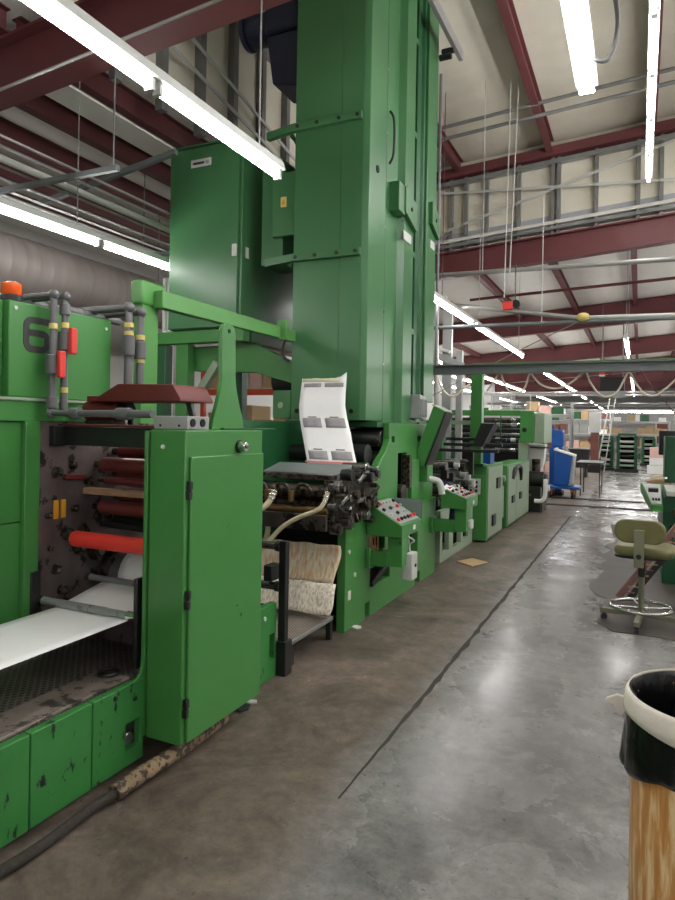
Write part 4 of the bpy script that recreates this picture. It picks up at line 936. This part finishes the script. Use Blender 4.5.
part(MB().box(-2.2, -1.95, 14.35, 14.55, 0, .75), 'pedestal', 'dsteel')
part(MB().box(-2.1, -1.72, 14.27, 14.30, 1.22, 1.245), 'hand_bar', 'black')

# ------------------------------------------------------------------ blue trucks and the little table
T = thing('blue_machine', 'narrow blue machine column standing behind the blue tilt truck', 'machine', (-1.85, 16.8, 0))
part(MB().box(-2.02, -1.72, 16.86, 17.2, .1, 1.2), 'lower_body', 'blue', bevel=.02)
part(MB().box(-1.98, -1.70, 16.87, 17.18, 1.2, 1.62), 'head', 'blue', bevel=.03)
part(MB().cyl((-1.96, 16.95, 1.62), (-1.96, 16.95, 1.72), .04, n=12), 'top_knob', 'blue')
part(MB().box(-2.2, -1.98, 16.9, 17.1, 1.45, 1.55), 'side_arm', 'steel')
part(MB().cyl((-1.84, 16.86, 1.15), (-1.84, 16.84, 1.15), .04, n=12), 'dial', 'white')
part(MB().box(-2.05, -1.7, 16.82, 17.25, 0, .1), 'foot', 'black')
T = thing('tilt_truck', 'blue upright tank with a sloping white-rimmed top on a flat blue dolly', 'tank cart', (-1.6, 16.4, 0))
part(MB().prism([(-1.84, .30), (-1.50, .30), (-1.42, 1.02), (-1.82, 1.14)], 'y', 16.2, 16.7), 'tank', 'blue', bevel=.02)
part(MB().prism([(-1.50, .30), (-1.42, .30), (-1.37, 1.0), (-1.42, 1.02)], 'y', 16.22, 16.68), 'end_panel', 'grey', bevel=.01)
part(MB().prism([(-1.84, 1.13), (-1.37, .99), (-1.37, 1.03), (-1.84, 1.17)], 'y', 16.18, 16.72), 'rim', 'white')
T = thing('flat_dolly', 'flat blue dolly with black wheels beneath the blue tank', 'dolly', (-1.6, 16.35, 0))
part(MB().box(-1.98, -1.24, 16.05, 16.75, .23, .285), 'deck', 'blue', bevel=.008)
for x in (-1.9, -1.4):
    for y in (16.15, 16.6):
        wv = part(MB().cyl((x - .03, y, .09), (x + .03, y, .09), .085, n=20), 'wheel', 'black')
        build(MB().box(x - .05, x + .05, y - .03, y + .03, .10, .23), 'caster_fork', 'tan', wv)
T = thing('work_table', 'small black-legged table standing alone in the middle of the hall', 'table', (-1.06, 17.6, 0))
part(MB().box(-1.40, -.80, 17.0, 18.2, .82, .84), 'tabletop', 'grey', bevel=.008)
for x in (-1.3, -.86):
    for y in (17.08, 18.1): part(MB().cyl((x, y, 0), (x, y, .82), .015, n=12), 'leg', 'black')
part(MB().box(-1.36, -.84, 17.03, 17.06, .79, .82), 'apron', 'black')
T = thing('waste_bin', 'black open bin standing behind the small table', 'bin', (-1.9, 24, 0))
part(MB().prism([(-2.15, .32), (-1.6, .32), (-1.55, .95), (-2.2, .95)], 'y', 24, 24.6), 'body', 'black', bevel=.02)
part(MB().box(-2.22, -1.53, 23.97, 24.63, .92, .97), 'rim', 'black')
for x in (-2.1, -1.7): part(MB().box(x, x + .06, 24, 24.6, 0, .32), 'leg', 'black')

# ------------------------------------------------------------------ the far part of the hall
def far_press(lab, x0, x1, y, top, m, seed):
    t = thing('far_press', lab, 'printing press', ((x0 + x1) / 2, y, 0)); global T; T = t
    random.seed(seed); wd = x1 - x0
    for x in (x0, x1 - .12): part(MB().box(x, x + .12, y, y + 1, 0, top), 'side_frame', m, bevel=0)
    part(MB().box(x0, x1, y + .9, y + 1, 0, top * .95), 'back_plate', 'dark', bevel=0)
    z = .25; i = 0
    while z < top - .1:
        part(MB().cyl((x0 + .12, y + .15, z), (x1 - .12, y + .15, z), .055, n=12), 'roller', ['sage', 'lgrey', 'black', 'grey'][i % 4], bevel=0); z += .19; i += 1
    part(MB().box(x0 - .05, x1 + .05, y - .05, y + .6, 0, .12), 'base', 'black', bevel=0)
    part(MB().box(x0 + .05, x1 - .05, y, y + .9, top, top + .08), 'top_cap', m, bevel=0)
far_press('far dark green press with pale horizontal rollers, by the ladder', -.82, -.06, 28.2, 1.45, 'deep_green', 1)
far_press('far narrow dark green press behind the pale ladder', -1.55, -.95, 28.8, 1.35, 'deep_green', 2)
far_press('very far dark press behind the orange boxes', .1, .7, 34, 1.3, 'green_dk', 3)
far_press('far low press among the storage racks beyond the blue machine', -4.7, -3.8, 30, 1.2, 'green_dk', 4)
T = thing('step_ladder', 'pale ladder leaning against the far machines', 'ladder', (-1.1, 27.6, 0))
a0, a1 = Vector((-1.38, 27.5, 0)), Vector((-.98, 27.9, 2.9))
for d in (-.14, .14): part(MB().bar(a0 + Vector((d, 0, 0)), a1 + Vector((d * .7, 0, 0)), .03, .04), 'rail', 'lgrey', bevel=0)
for k in range(1, 10): p = a0.lerp(a1, k / 10); part(MB().bar(p - Vector((.13, 0, 0)), p + Vector((.13, 0, 0)), .022, .022), 'rung', 'lgrey', bevel=0)
T = thing('brown_column', 'brown padded post with a pale cabinet on top, beside the pale ladder', 'post', (-1.55, 27, 0))
part(MB().box(-1.72, -1.42, 27, 27.3, .3, 1.55), 'post', 'brown'); part(MB().box(-1.78, -1.36, 26.95, 27.35, 1.55, 2.35), 'cabinet', 'lgrey')
part(MB().box(-1.8, -1.35, 26.9, 27.4, 0, .3), 'base', 'black')
for k, (z, h, w_, m) in enumerate(((0, .32, .78, 'white'), (.32, .30, .62, 'white'), (.62, .40, .60, 'pink'))):
    lab = ['wide white carton at the bottom of the far stack', 'middle white carton of the far stack', 'pinkish carton on top of the far white stack'][k]
    tag(build(MB().box(.68 - w_ / 2, .68 + w_ / 2, 27.6, 28.2, z, z + h - .004), 'carton', m, bevel=.01), lab, 'carton', 'cartons in the far stack')
T = thing('wrapped_pallet', 'low pallet of beige wrapped goods on the floor before the white cartons', 'pallet', (.55, 21.5, 0))
part(MB().box(.2, .9, 21.2, 21.9, 0, .1), 'pallet', 'wood'); part(MB().ball((.58, 21.5, .2), (.3, .3, .14), 14), 'bundle', 'card')
for k in range(3): part(MB().box(.22, .88, 21.18 - .0 + k * .3, 21.2 + k * .3, .1, .12), 'slat', 'wood')
def stack(lab, x, y, n, seed):
    random.seed(seed); t = thing('storage_rack', lab, 'storage rack', (x, y, 0)); global T; T = t
    wd = 2.2
    for dx in (0, wd):
        for dy in (0, .8): part(MB().box(x + dx, x + dx + .07, y + dy, y + dy + .07, 0, 2.7), 'upright', 'rack' if seed > 20 else 'galv', bevel=0)
    for z in (.6, 1.35, 2.1):
        part(MB().box(x, x + wd, y - .02, y + .04, z, z + .1), 'shelf_beam', 'rack' if seed > 20 else 'galv', bevel=0); part(MB().box(x, x + wd, y, y + .85, z + .1, z + .12), 'shelf', 'lgrey', bevel=0)
    for z in (0.0, .72, 1.47, 2.22):
        xx = x + .1
        while xx < x + wd - .3:
            w_ = min(random.uniform(.25, .5), x + wd - xx - .02); h = random.uniform(.2, .5)
            tag(build(MB().box(xx, xx + w_ - .03, y + .1, y + .7, z + .003, z + h), 'carton', random.choice(['card', 'white', 'green_dk', 'grey', 'card', 'brown', 'pink'])), 'carton stored on ' + lab, 'carton', 'cartons on ' + lab); xx += w_
for i, (x, y, lab) in enumerate(((-4.6, 26, 'the nearer metal shelving past the blue machine'), (-7.2, 30, 'the metal shelving along the far side wall'), (-3.6, 36, 'the distant metal shelving behind the shelving by the blue machine'), (1.4, 33, 'the shelving behind the white cartons'))):
    stack(lab, x, y, 0, i + 1)
for x, y, lab in ((-5.6, 41, 'the end shelving beyond the blue machine'), (-3.1, 41.5, 'the end shelving beside the brown padded post'), (-.7, 42, 'the end shelving behind the far dark presses')): stack(lab, x, y, 0, 12)
stack('the orange pallet racking behind the wall cabinet', -6.9, 9.2, 0, 25); stack('the orange pallet racking farther along the side wall', -6.9, 12.0, 0, 26)
T = thing('unit_heater', 'grey heater with louvres hung under the far roof', 'heater', (-.75, 22, 2.7))
part(MB().box(-1.15, -.45, 22, 22.7, 2.86, 3.3), 'body', 'black'); part(MB().box(-1.18, -.42, 21.96, 22.0, 2.65, 2.86), 'louvre', 'grey')
for x in (-1.1, -.5): part(MB().cyl((x, 22.3, 3.3), (x, 22.3, lowdeck(x) - .02), .02, n=8), 'hanger_rod', 'stud')
T = thing('red_placard', 'small red and white placard hanging above the far heater', 'sign', (-.97, 20, 3.2))
part(MB().box(-1.06, -.93, 20, 20.03, 3.22, 3.40), 'plate', 'redv', bevel=0); part(MB().box(-1.07, -.92, 19.99, 20.035, 3.17, 3.22), 'white_edge', 'white', bevel=0)
build(MB().cyl((-1.0, 20.01, 3.4), (-1.0, 20.01, lowdeck(-1) - .02), .008, n=6), 'hanger_wire', 'stud', T)
T = thing('dark_doorway', 'dark open doorway in the far cross wall', 'doorway', (1.3, 44, 0))
part(MB().box(.95, 1.6, 44, 44.06, 0, 2.2), 'opening', 'brown', bevel=0); part(MB().plate('y', 43.95, 44.05, (.88, 1.67, 0, 2.27), [(.95, 1.6, -.1, 2.2)]), 'door_frame', 'white', bevel=0)
struct(MB().box(XL, XR, 44.1, 44.2, 0, 3.0), 'wall_partition', mat('dusty_wall', (150, 148, 146), .7), 'pale partition across the far end of the hall')
for i, (x0, x1, y, z, m) in enumerate(((-7, 3, 24.5, 2.95, 'conduit'), (-7, 4, 33, 2.9, 'galv'), (-5, 4, 30, 3.15, 'conduit'), (-8, 4, 39, 3.0, 'galv'))):
    tag(build(MB().cyl((x0, y, z), (x1, y, z), .05, n=8), 'cross_pipe', m), ['pale cross pipe under the far heater', 'second cross pipe beyond the far heater', 'cross pipe just past the far presses', 'most distant cross pipe of the hall'][i], 'pipe')

# ------------------------------------------------------------------ right of the aisle
T = thing('drafting_chair', 'olive vinyl drafting chair with a chrome foot ring, standing on the dark floor coating', 'chair', (.03, 6.1, 0))
cx, cy = .035, 5.97; ca = R(-5)
def rot(x, y): return (cx + x * math.cos(ca) - y * math.sin(ca), cy + x * math.sin(ca) + y * math.cos(ca))
def rbox(prof_xy, z0, z1): return MB().prism([rot(*p) for p in prof_xy], 'z', z0, z1)
def rrect(hx, hy, c, oy=0): 
    o = []
    for sx, sy, a0 in ((1, 1, 0), (-1, 1, 90), (-1, -1, 180), (1, -1, 270)):
        for k in range(6): a = R(a0 + k * 18); o.append((sx * (hx - c) + c * math.cos(a), oy + sy * (hy - c) + c * math.sin(a)))
    return o
part(rbox([(q[0] + .02, q[1]) for q in rrect(.225, .215, .09, .03)], .585, .665), 'seat', 'olive', bevel=.03)
part(rbox(rrect(.20, .19, .08, .03), .565, .585), 'seat_pan', 'black')
g = MB(); g.prism([(p[0], p[1]) for p in rrect(.19, .095, .085)], 'y', -.02, .035)
for v in g.bm.verts: x, y, z = v.co; y += .5 * x * x; q = rot(x, y - .23); v.co = (q[0], q[1], z + .80)
part(g, 'backrest', 'olive', bevel=.018)
q0, q1 = rot(-.0, -.262), rot(0, -.255)
g = MB(); P_ = [rot(-.038, -.276), rot(.038, -.276), rot(.038, -.262), rot(-.038, -.262)]; g.prism(P_, 'z', .52, .82); part(g, 'back_upright', 'olive_mt')
g = MB(); P_ = [rot(-.03, -.27), rot(.03, -.27), rot(.03, -.05), rot(-.03, -.05)]; g.prism(P_, 'z', .535, .555); part(g, 'back_bracket', 'olive_mt')
k0 = rot(0, -.272); k1 = rot(0, -.30); part(MB().cyl((*k0, .61), (*k1, .61), .02, n=16), 'adjust_knob', 'black')
part(MB().cyl((cx, cy, .40), (cx, cy, .57), .03, n=16), 'upper_stem', 'black', bevel=0)
part(MB().cyl((cx, cy, .09), (cx, cy, .43), .024, n=16), 'lower_stem', 'olive_mt', bevel=0)
rg = part(MB().ring((cx, cy, .15), .235, .014, 48, 10), 'foot_ring', 'chrome', bevel=0)
for a in (15, 105, 195, 285):
    d = Vector((math.cos(R(a)), math.sin(R(a)), 0)); build(MB().cyl(Vector((cx, cy, .14)), Vector((cx, cy, .148)) + d * .225, .009, n=8), 'ring_spoke', 'chrome', rg)
for a in (182, 272, 2, 92):
    a -= 8; d = Vector((math.cos(R(a)), math.sin(R(a)), 0)); c0 = Vector((cx, cy, .09))
    l = part(MB().bar(c0, c0 + d * .32 - Vector((0, 0, .012)), .045, .04), 'base_arm', 'olive_mt')
    e = c0 + d * .285; build(MB().cyl(e + Vector((0, 0, -.045)), e, .012, n=10), 'caster_stem', 'black', l)
    n_ = Vector((-d.y, d.x, 0)); w_ = Vector((e.x, e.y, .026)); build(MB().cyl(w_ - n_ * .015, w_ + n_ * .015, .026, n=16), 'caster', 'black', l)

T = thing('feeder_machine', 'dark green machine with a sloping control tray, just beyond the drafting chair', 'machine', (.8, 8.2, 0))
part(MB().box(.24, 1.5, 7.7, 9.6, 0, .92), 'body', 'deep_green', bevel=.01)
part(MB().box(.30, .36, 7.69, 7.70, .50, .62), 'dark_opening', 'dark', bevel=0)
part(MB().box(.27, 1.5, 7.66, 8.6, .93, .98), 'pale_shelf', 'lgrey')
g = MB(); g.faces([(.12, 7.62, .76), (.235, 7.62, .76), (.235, 8.35, .90), (.02, 8.35, .90), (.12, 7.62, .835), (.235, 7.62, .835), (.235, 8.35, 1.01), (.02, 8.35, 1.01)], [(0, 1, 2, 3), (4, 5, 6, 7), (0, 1, 5, 4), (1, 2, 6, 5), (2, 3, 7, 6), (3, 0, 4, 7)])
tr = part(g, 'control_tray', 'green')
g = MB(); g.faces([(.13, 7.66, .847), (.225, 7.66, .847), (.225, 8.3, 1.003), (.045, 8.3, 1.003)], [(0, 1, 2, 3)]); build(g, 'tray_panel', 'lgrey', tr, solid=.006)
for i in range(3): build(MB().box(.135 + i * .028, .155 + i * .028, 7.74, 7.86, .868, .892), 'tray_key', 'black', tr)
build(MB().box(.10, .20, 8.0, 8.16, .935, .975), 'display_box', 'black', tr)
part(MB().box(.29, 1.5, 9.0, 9.6, .98, 1.55), 'rear_tower', 'deep_green', bevel=.01); part(MB().box(.24, .5, 9.62, 9.9, 1.3, 1.62), 'black_hood', 'black')
part(MB().bar((.05, 8.6, 1.03), (.29, 8.45, 1.07), .05, .02), 'white_flap', 'white')
part(MB().box(.34, .9, 7.5, 7.7, .74, .80), 'side_ledge', 'maroon')
T = thing('slatted_ramp', 'brown slatted ramp leaning from the floor up against the dark green machine', 'ramp', (.1, 6.9, 0))
a0, a1 = Vector((-.16, 6.72, .03)), Vector((.44, 6.95, .86)); nn = Vector((.22, -.5, 0)).normalized()
for s, m in ((0, 'purple'), (.19, 'black')):
    o = Vector((.35, .1, 0)) * s * 1.5; part(MB().bar(a0 + o, a1 + o, .03, .06), 'side_rail', m)
for k in range(1, 15):
    p = a0.lerp(a1, k / 15.5); part(MB().bar(p, p + Vector((.35, .1, 0)) * .285, .035, .014), 'slat', 'purple' if k % 2 else 'wood', bevel=0)
# trash drum
T = thing('trash_drum', 'tall brown fibre drum used as a trash can', 'trash can', (.195, 2.0, 0))
part(MB().lathe([(.200, 0), (.205, .02), (.203, .3), (.205, .855), (.195, .86), (.19, .6), (.19, .02), (0, .02)], (.195, 2.0, 0), 48), 'drum', 'drum', bevel=0)
T = thing('bin_liner', 'black plastic liner folded over the drum rim with a white band around it', 'bin bag', (.195, 2.0, .56))
def bag_r(k, z, base): return base
rows = []; n = 64
for r_, z in ((.175, .30), (.18, .55), (.185, .80), (.196, .878), (.204, .89), (.212, .88), (.216, .84), (.219, .79), (.223, .74), (.227, .69), (.221, .678)):
    row = []
    for k in range(n + 1):
        a = 2 * math.pi * (k % n) / n; f = (0 if z > .84 else (.84 - z) * .035)
        wv = f * (math.sin(a * 9 + z * 9) + .7 * math.sin(a * 17 + 2 + z * 5)) if r_ > .2 else .004 * math.sin(a * 23 + z * 20)
        row.append((.195 + (r_ + wv) * math.cos(a), 2.0 + (r_ + wv) * math.sin(a), z + ((.012 * math.sin(a * 3 + 1) - .035 * math.sin(a)) if z < .7 and r_ > .2 else 0)))
    rows.append(row)
part(MB().grid(rows), 'bag', 'blackpl', bevel=0, solid=.002)
rows = []
for r_, z in ((.2235, .826), (.2225, .85), (.219, .880), (.211, .8935)):
    rows.append([(.195 + r_ * math.cos(2 * math.pi * k / 64), 2.0 + r_ * math.sin(2 * math.pi * k / 64), z + .012 * math.sin(2 * math.pi * k / 64 * 2 + 1) * (z < .85)) for k in range(65)])
part(MB().grid(rows), 'white_band', 'whitecloth', bevel=0, solid=.003)
part(MB().prism([(-.022, .858), (-.045, .862), (-.072, .848), (-.078, .835), (-.056, .832), (-.048, .812), (-.028, .80), (-.021, .83)], 'y', 1.99, 2.004), 'band_tail', 'whitecloth', bevel=.003)

# ------------------------------------------------------------------ beam, cables and pipes over the aisle
T = thing('monorail_beam', 'grey steel I-beam crossing level over the aisle', 'beam', (0, 8.5, 2.33))
part(MB().ibeam((-2.62, 8.5, 2.385), (3.4, 8.5, 2.385), .12, .125, .014), 'i_beam', 'ibeam', bevel=0)
part(MB().box(-2.0, 3.4, 8.46, 8.54, 2.449, 2.462), 'green_rail', 'green')
for x in (-2.5, 3.3): part(MB().cyl((x, 8.5, 2.449), (x, 8.5, lowdeck(x) + (1.2 if x > HX0 else 0)), .02, n=8), 'hanger_rod', 'stud', bevel=0)
T = thing('festoon_cable', 'cream cable festooned in slack loops below the grey I-beam', 'cable', (-.5, 8.56, 2.0))
px = [(487, 391), (493, 383), (500, 373), (503, 380), (508, 390), (516, 392), (524, 389), (530, 373), (533, 376), (540, 384), (550, 388), (560, 388), (572, 382), (585, 372), (590, 382), (598, 393), (607, 397), (617, 392), (624, 380), (629, 372), (635, 382), (644, 393), (653, 396), (664, 390), (675, 380), (684, 372)]
part(MB().tube([at(a, b, 8.58) for a, b in px], .012, 8, 4), 'cable_run', 'hose_w', bevel=0)
for a, b in ((500, 372), (530, 372), (585, 371), (629, 371), (684, 371)):
    p = at(a, b, 8.58); part(MB().box(p.x - .02, p.x + .02, 8.5, 8.6, p.z - .01, 2.335), 'cable_trolley', 'dsteel')
T = thing('festoon_cable', 'short cream cable drooping beside the grey post near the tower', 'cable', (-3, 11.3, 2.3))
part(MB().tube([at(a, b, 11.2) for a, b in ((437, 372), (440, 384), (447, 394), (455, 396), (462, 390), (470, 384))], .018, 8), 'cable_run', 'hose_w', bevel=0)
for lab, a, b, y, r, m in (('pale pipe crossing just below the red clerestory beam', (430, 276), (675, 259), 9.8, .035, 'conduit'),
                           ('pale sagging rail crossing the aisle with a red trolley on it', (433, 303), (580, 318), 9.5, .03, 'conduit'),
                           ('pale pipe continuing level from the yellow rag to the side', (580, 318), (675, 315), 9.5, .03, 'lgrey'),
                           ('grey angle rail crossing under the sagging rail', (430, 328), (675, 318), 9.5, .028, 'ibeam'),
                           ('thin dark pipe under the low roof beyond the clerestory', (470, 300), (675, 278), 13.5, .03, 'red_dk')):
    p, q = at(*a, y), at(*b, y); 
    if b[0] == 675: q = q + (q - p) * .5
    tag(build(MB().cyl(p, q, r, n=12), 'overhead_pipe', m), lab, 'pipe')
p = at(508, 306, 9.46); T = thing('trolley_hoist', 'small red trolley hanging on the sagging pale rail', 'hoist', p)
part(MB().box(p.x - .07, p.x + .07, p.y - .05, p.y + .05, p.z - .06, p.z + .06), 'body', 'redv', bevel=.015)
part(MB().cyl((p.x + .11, p.y - .03, p.z + .02), (p.x + .11, p.y + .03, p.z + .02), .06, n=18), 'wheel', 'black'); part(MB().cyl((p.x + .1, p.y, p.z), (p.x + .1, p.y, 4.0), .008, n=6), 'chain', 'dsteel', bevel=0)
p = at(583, 317, 9.46); tag(build(MB().ball(p, (.09, .05, .06), 14), 'rag_bundle', 'yellow'), 'yellow rag knotted around the pale overhead pipe', 'rag')
for lab, pts, r, m in (('thin dark rope slanting from the yellow rag down towards the tower', [at(578, 322, 9.4), at(520, 350, 9.2), at(428, 398, 8.9)], .007, 'stud'),
                       ('thin reddish rope slanting down past the small end-on light', [at(628, 352, 9.2), at(645, 378, 9.0), at(690, 430, 8.9)], .007, 'maroon'),
                       ('pale cord hanging from the raised roof, nearer of the pair above the red trolley', [(-1.80, 9.5, 3.5), (-1.755, 9.5, hideck(-1.75))], .008, 'lgrey'),
                       ('pale cord hanging from the raised roof, farther of the pair above the red trolley', [(-1.75, 9.6, 3.7), (-1.66, 9.6, hideck(-1.66))], .008, 'lgrey'),
                       ('thin single cord hanging between the tower and the cord pair', [(-2.12, 9.5, 3.9), (-2.12, 9.5, hideck(-2.12))], .006, 'lgrey'),
                       ('thin red cord hanging close beside the tower edge', [(-2.72, 9.5, 3.6), (-2.72, 9.5, hideck(-2.72))], .006, 'maroon'),
                       ('cord dropping from the red clerestory beam to the grey angle rail', [(-1.3, 9.7, 3.1), (-1.3, 9.7, 5.0)], .007, 'lgrey')):
    tag(build(MB().tube(pts, r, 6, 3), 'hanging_cord', m), lab, 'cord')
T = thing('pipe_stand', 'pale grey steel posts with arms and a bent pipe standing beyond the tower', 'steel stand', (-3.2, 11.4, 0))
for a, b, wd in ((443, 452, .1), (457, 463, .1)):
    p, q = at(a, 360, 11.5), at(b, 360, 11.5); part(MB().box(p.x, q.x, 11.45, 11.55, 0, 3.0 if a > 450 else 3.9), 'post', 'grey')
part(MB().bar(at(428, 352, 11.4), at(463, 366, 11.4), .06, .12), 'arm', 'grey'); part(MB().bar(at(428, 345, 11.4), at(450, 352, 11.4), .06, .05), 'arm', 'lgrey')
part(MB().tube([at(447, 298, 11.3), at(441, 299, 11.3), at(437, 306, 11.3), at(436, 318, 11.3), at(436, 350, 11.3), at(437, 420, 11.3)], .05, 10), 'bent_pipe', 'lgrey', bevel=0)

# ------------------------------------------------------------------ overhead services on the side of the 6 unit
T = thing('spiral_duct', 'big round spiral duct running the length of the hall behind the 6 unit', 'duct', (-6.5, 4, 3.0))
g = MB(); prof = []
ys = -4.
while ys < 14:
    prof += [(.34, ys), (.34, ys + .15), (.344, ys + .158), (.344, ys + .176)]; ys += .185
g.lathe(prof, (0, 0, 0), 40); bmesh.ops.rotate(g.bm, verts=g.bm.verts, cent=(0, 0, 0), matrix=Matrix.Rotation(R(-90), 3, 'X')); bmesh.ops.translate(g.bm, verts=g.bm.verts, vec=(-6.5, 0, 3.36))
part(g, 'duct_run', 'duct', bevel=0)
for y in (1.2, 4.4, 7.6): part(MB().cyl((-6.5, y, 3.69), (-6.5, y, lowdeck(-6.5) - .02), .008, n=6), 'hanger_rod', 'stud', bevel=0)
for i, (x, z, r, m) in enumerate(((-4.46, 3.78, .012, 'conduit'), (-4.60, 3.76, .012, 'conduit'), (-4.82, 3.77, .032, 'lgrey'), (-4.95, 3.76, .012, 'conduit'), (-5.2, 3.76, .016, 'conduit'), (-5.42, 3.76, .012, 'lgrey'), (-5.6, 3.77, .02, 'conduit'))):
    lab = ['first', 'second', 'thick third', 'fourth', 'fifth', 'sixth', 'seventh'][i]
    tag(build(MB().cyl((x, -4, z), (x, 11, z), r, n=10), 'conduit_pipe', m), 'the %s pale conduit counted out from the tower, above the spiral duct' % lab, 'conduit', 'conduits above the spiral duct')
for y, lab in ((4.1, 'nearer grey hanger channel carrying the conduits above the duct'), (6.4, 'farther grey hanger channel carrying the conduits above the duct'), (1.6, 'hanger channel at the very near end of the conduits')):
    T = thing('conduit_hanger', lab, 'hanger', (-4.9, y, 3.7)); part(MB().box(-5.75, -3.95 if y < 5 else -4.44, y - .025, y + .025, 3.69, 3.735), 'channel', 'ibeam')
    for x in (-5.72, -4.0 if y < 5 else -4.53): part(MB().cyl((x, y, 3.72), (x, y, lowdeck(x) - .02), .007, n=6), 'hanger_rod', 'stud', bevel=0)
tag(build(MB().bar(at(18, 212, 5.0), at(176, 152, 5.0), .05, .05), 'channel_bar', 'ibeam'), 'grey channel bar slanting up to the wall cabinet above the conduits', 'channel')
tag(build(MB().cyl(Vector((-6.5, 3.3, 3.88)), Vector((-1.7, 3.3, 4.27)), .012, n=10), 'overhead_pipe', 'conduit'), 'thin pale pipe slanting under the nearest maroon rafter', 'pipe')
for i, (a, z0) in enumerate(((164, 2.1), (168, 2.0), (172, 2.0), (176, 2.2))):
    p = at(a, 320, 6.4); tag(build(MB().cyl((p.x, 6.4, 0), (p.x, 6.4, 3.4), .022, n=10), 'riser_pipe', ['white', 'lgrey', 'white', 'conduit'][i]), '%s upright pale pipe between the green gantry post and the control cabinet' % ['first', 'second', 'third', 'fourth'][i], 'pipe', 'upright pipes behind the light green post')

# ------------------------------------------------------------------ on the floor
random.seed(4)
T = thing('absorbent_sock', 'dirty brown absorbent roll lying along the foot of the plinth and under the guard cabinet', 'floor sock', (-1.98, 2.2, 0))
pts = [(-2.02, 1.2, .02), (-2.01, 1.5, .02), (-1.99, 1.75, .024), (-2.0, 1.95, .028), (-1.985, 2.1, .036), (-1.975, 2.25, .045), (-1.96, 2.4, .05), (-1.97, 2.6, .045), (-1.99, 2.9, .04)]
part(MB().tube(pts[4:], .036, 12), 'thick_end', mat('soiled_felt', (128, 108, 84), .9, var=.4, scale=9, chips=(62, 54, 46), chip_amt=.5, chip_scale=26, bump=.8, bscale=30), bevel=0)
part(MB().tube(pts[:6], .022, 10), 'thin_end', mat('black_felt', (50, 45, 40), .9, var=.3, scale=14, bump=.8, bscale=30), bevel=0)
g = MB(); c_ = [at(457, 562, 0, 2), at(472, 567, 0, 2), at(488, 563, 0, 2), at(472, 559, 0, 2)]
g.prism([(p.x, p.y) for p in c_], 'z', .004, .012); tag(build(g, 'cardboard_sheet', 'card'), 'small square of cardboard lying flat on the floor before the second desk', 'cardboard')
for a, b, s, m, lab in ((357, 628, .05, 'white', 'white scrap of paper on the floor at the foot of the tower frame'), (243, 709, .05, 'black', 'black bit of hose on the floor behind the guard cabinet'),
                        (252, 703, .03, 'lgrey', 'small pale scrap beside the black bit of hose')):
    p = at(a, b, .0, 2); g = MB(); g.prism([(p.x + s * math.cos(t) * random.uniform(.6, 1.2), p.y + s * math.sin(t) * random.uniform(.6, 1.2)) for t in (0, 1, 2, 3, 4, 5)], 'z', .002, .012)
    tag(build(g, 'floor_scrap', m), lab, 'scrap')
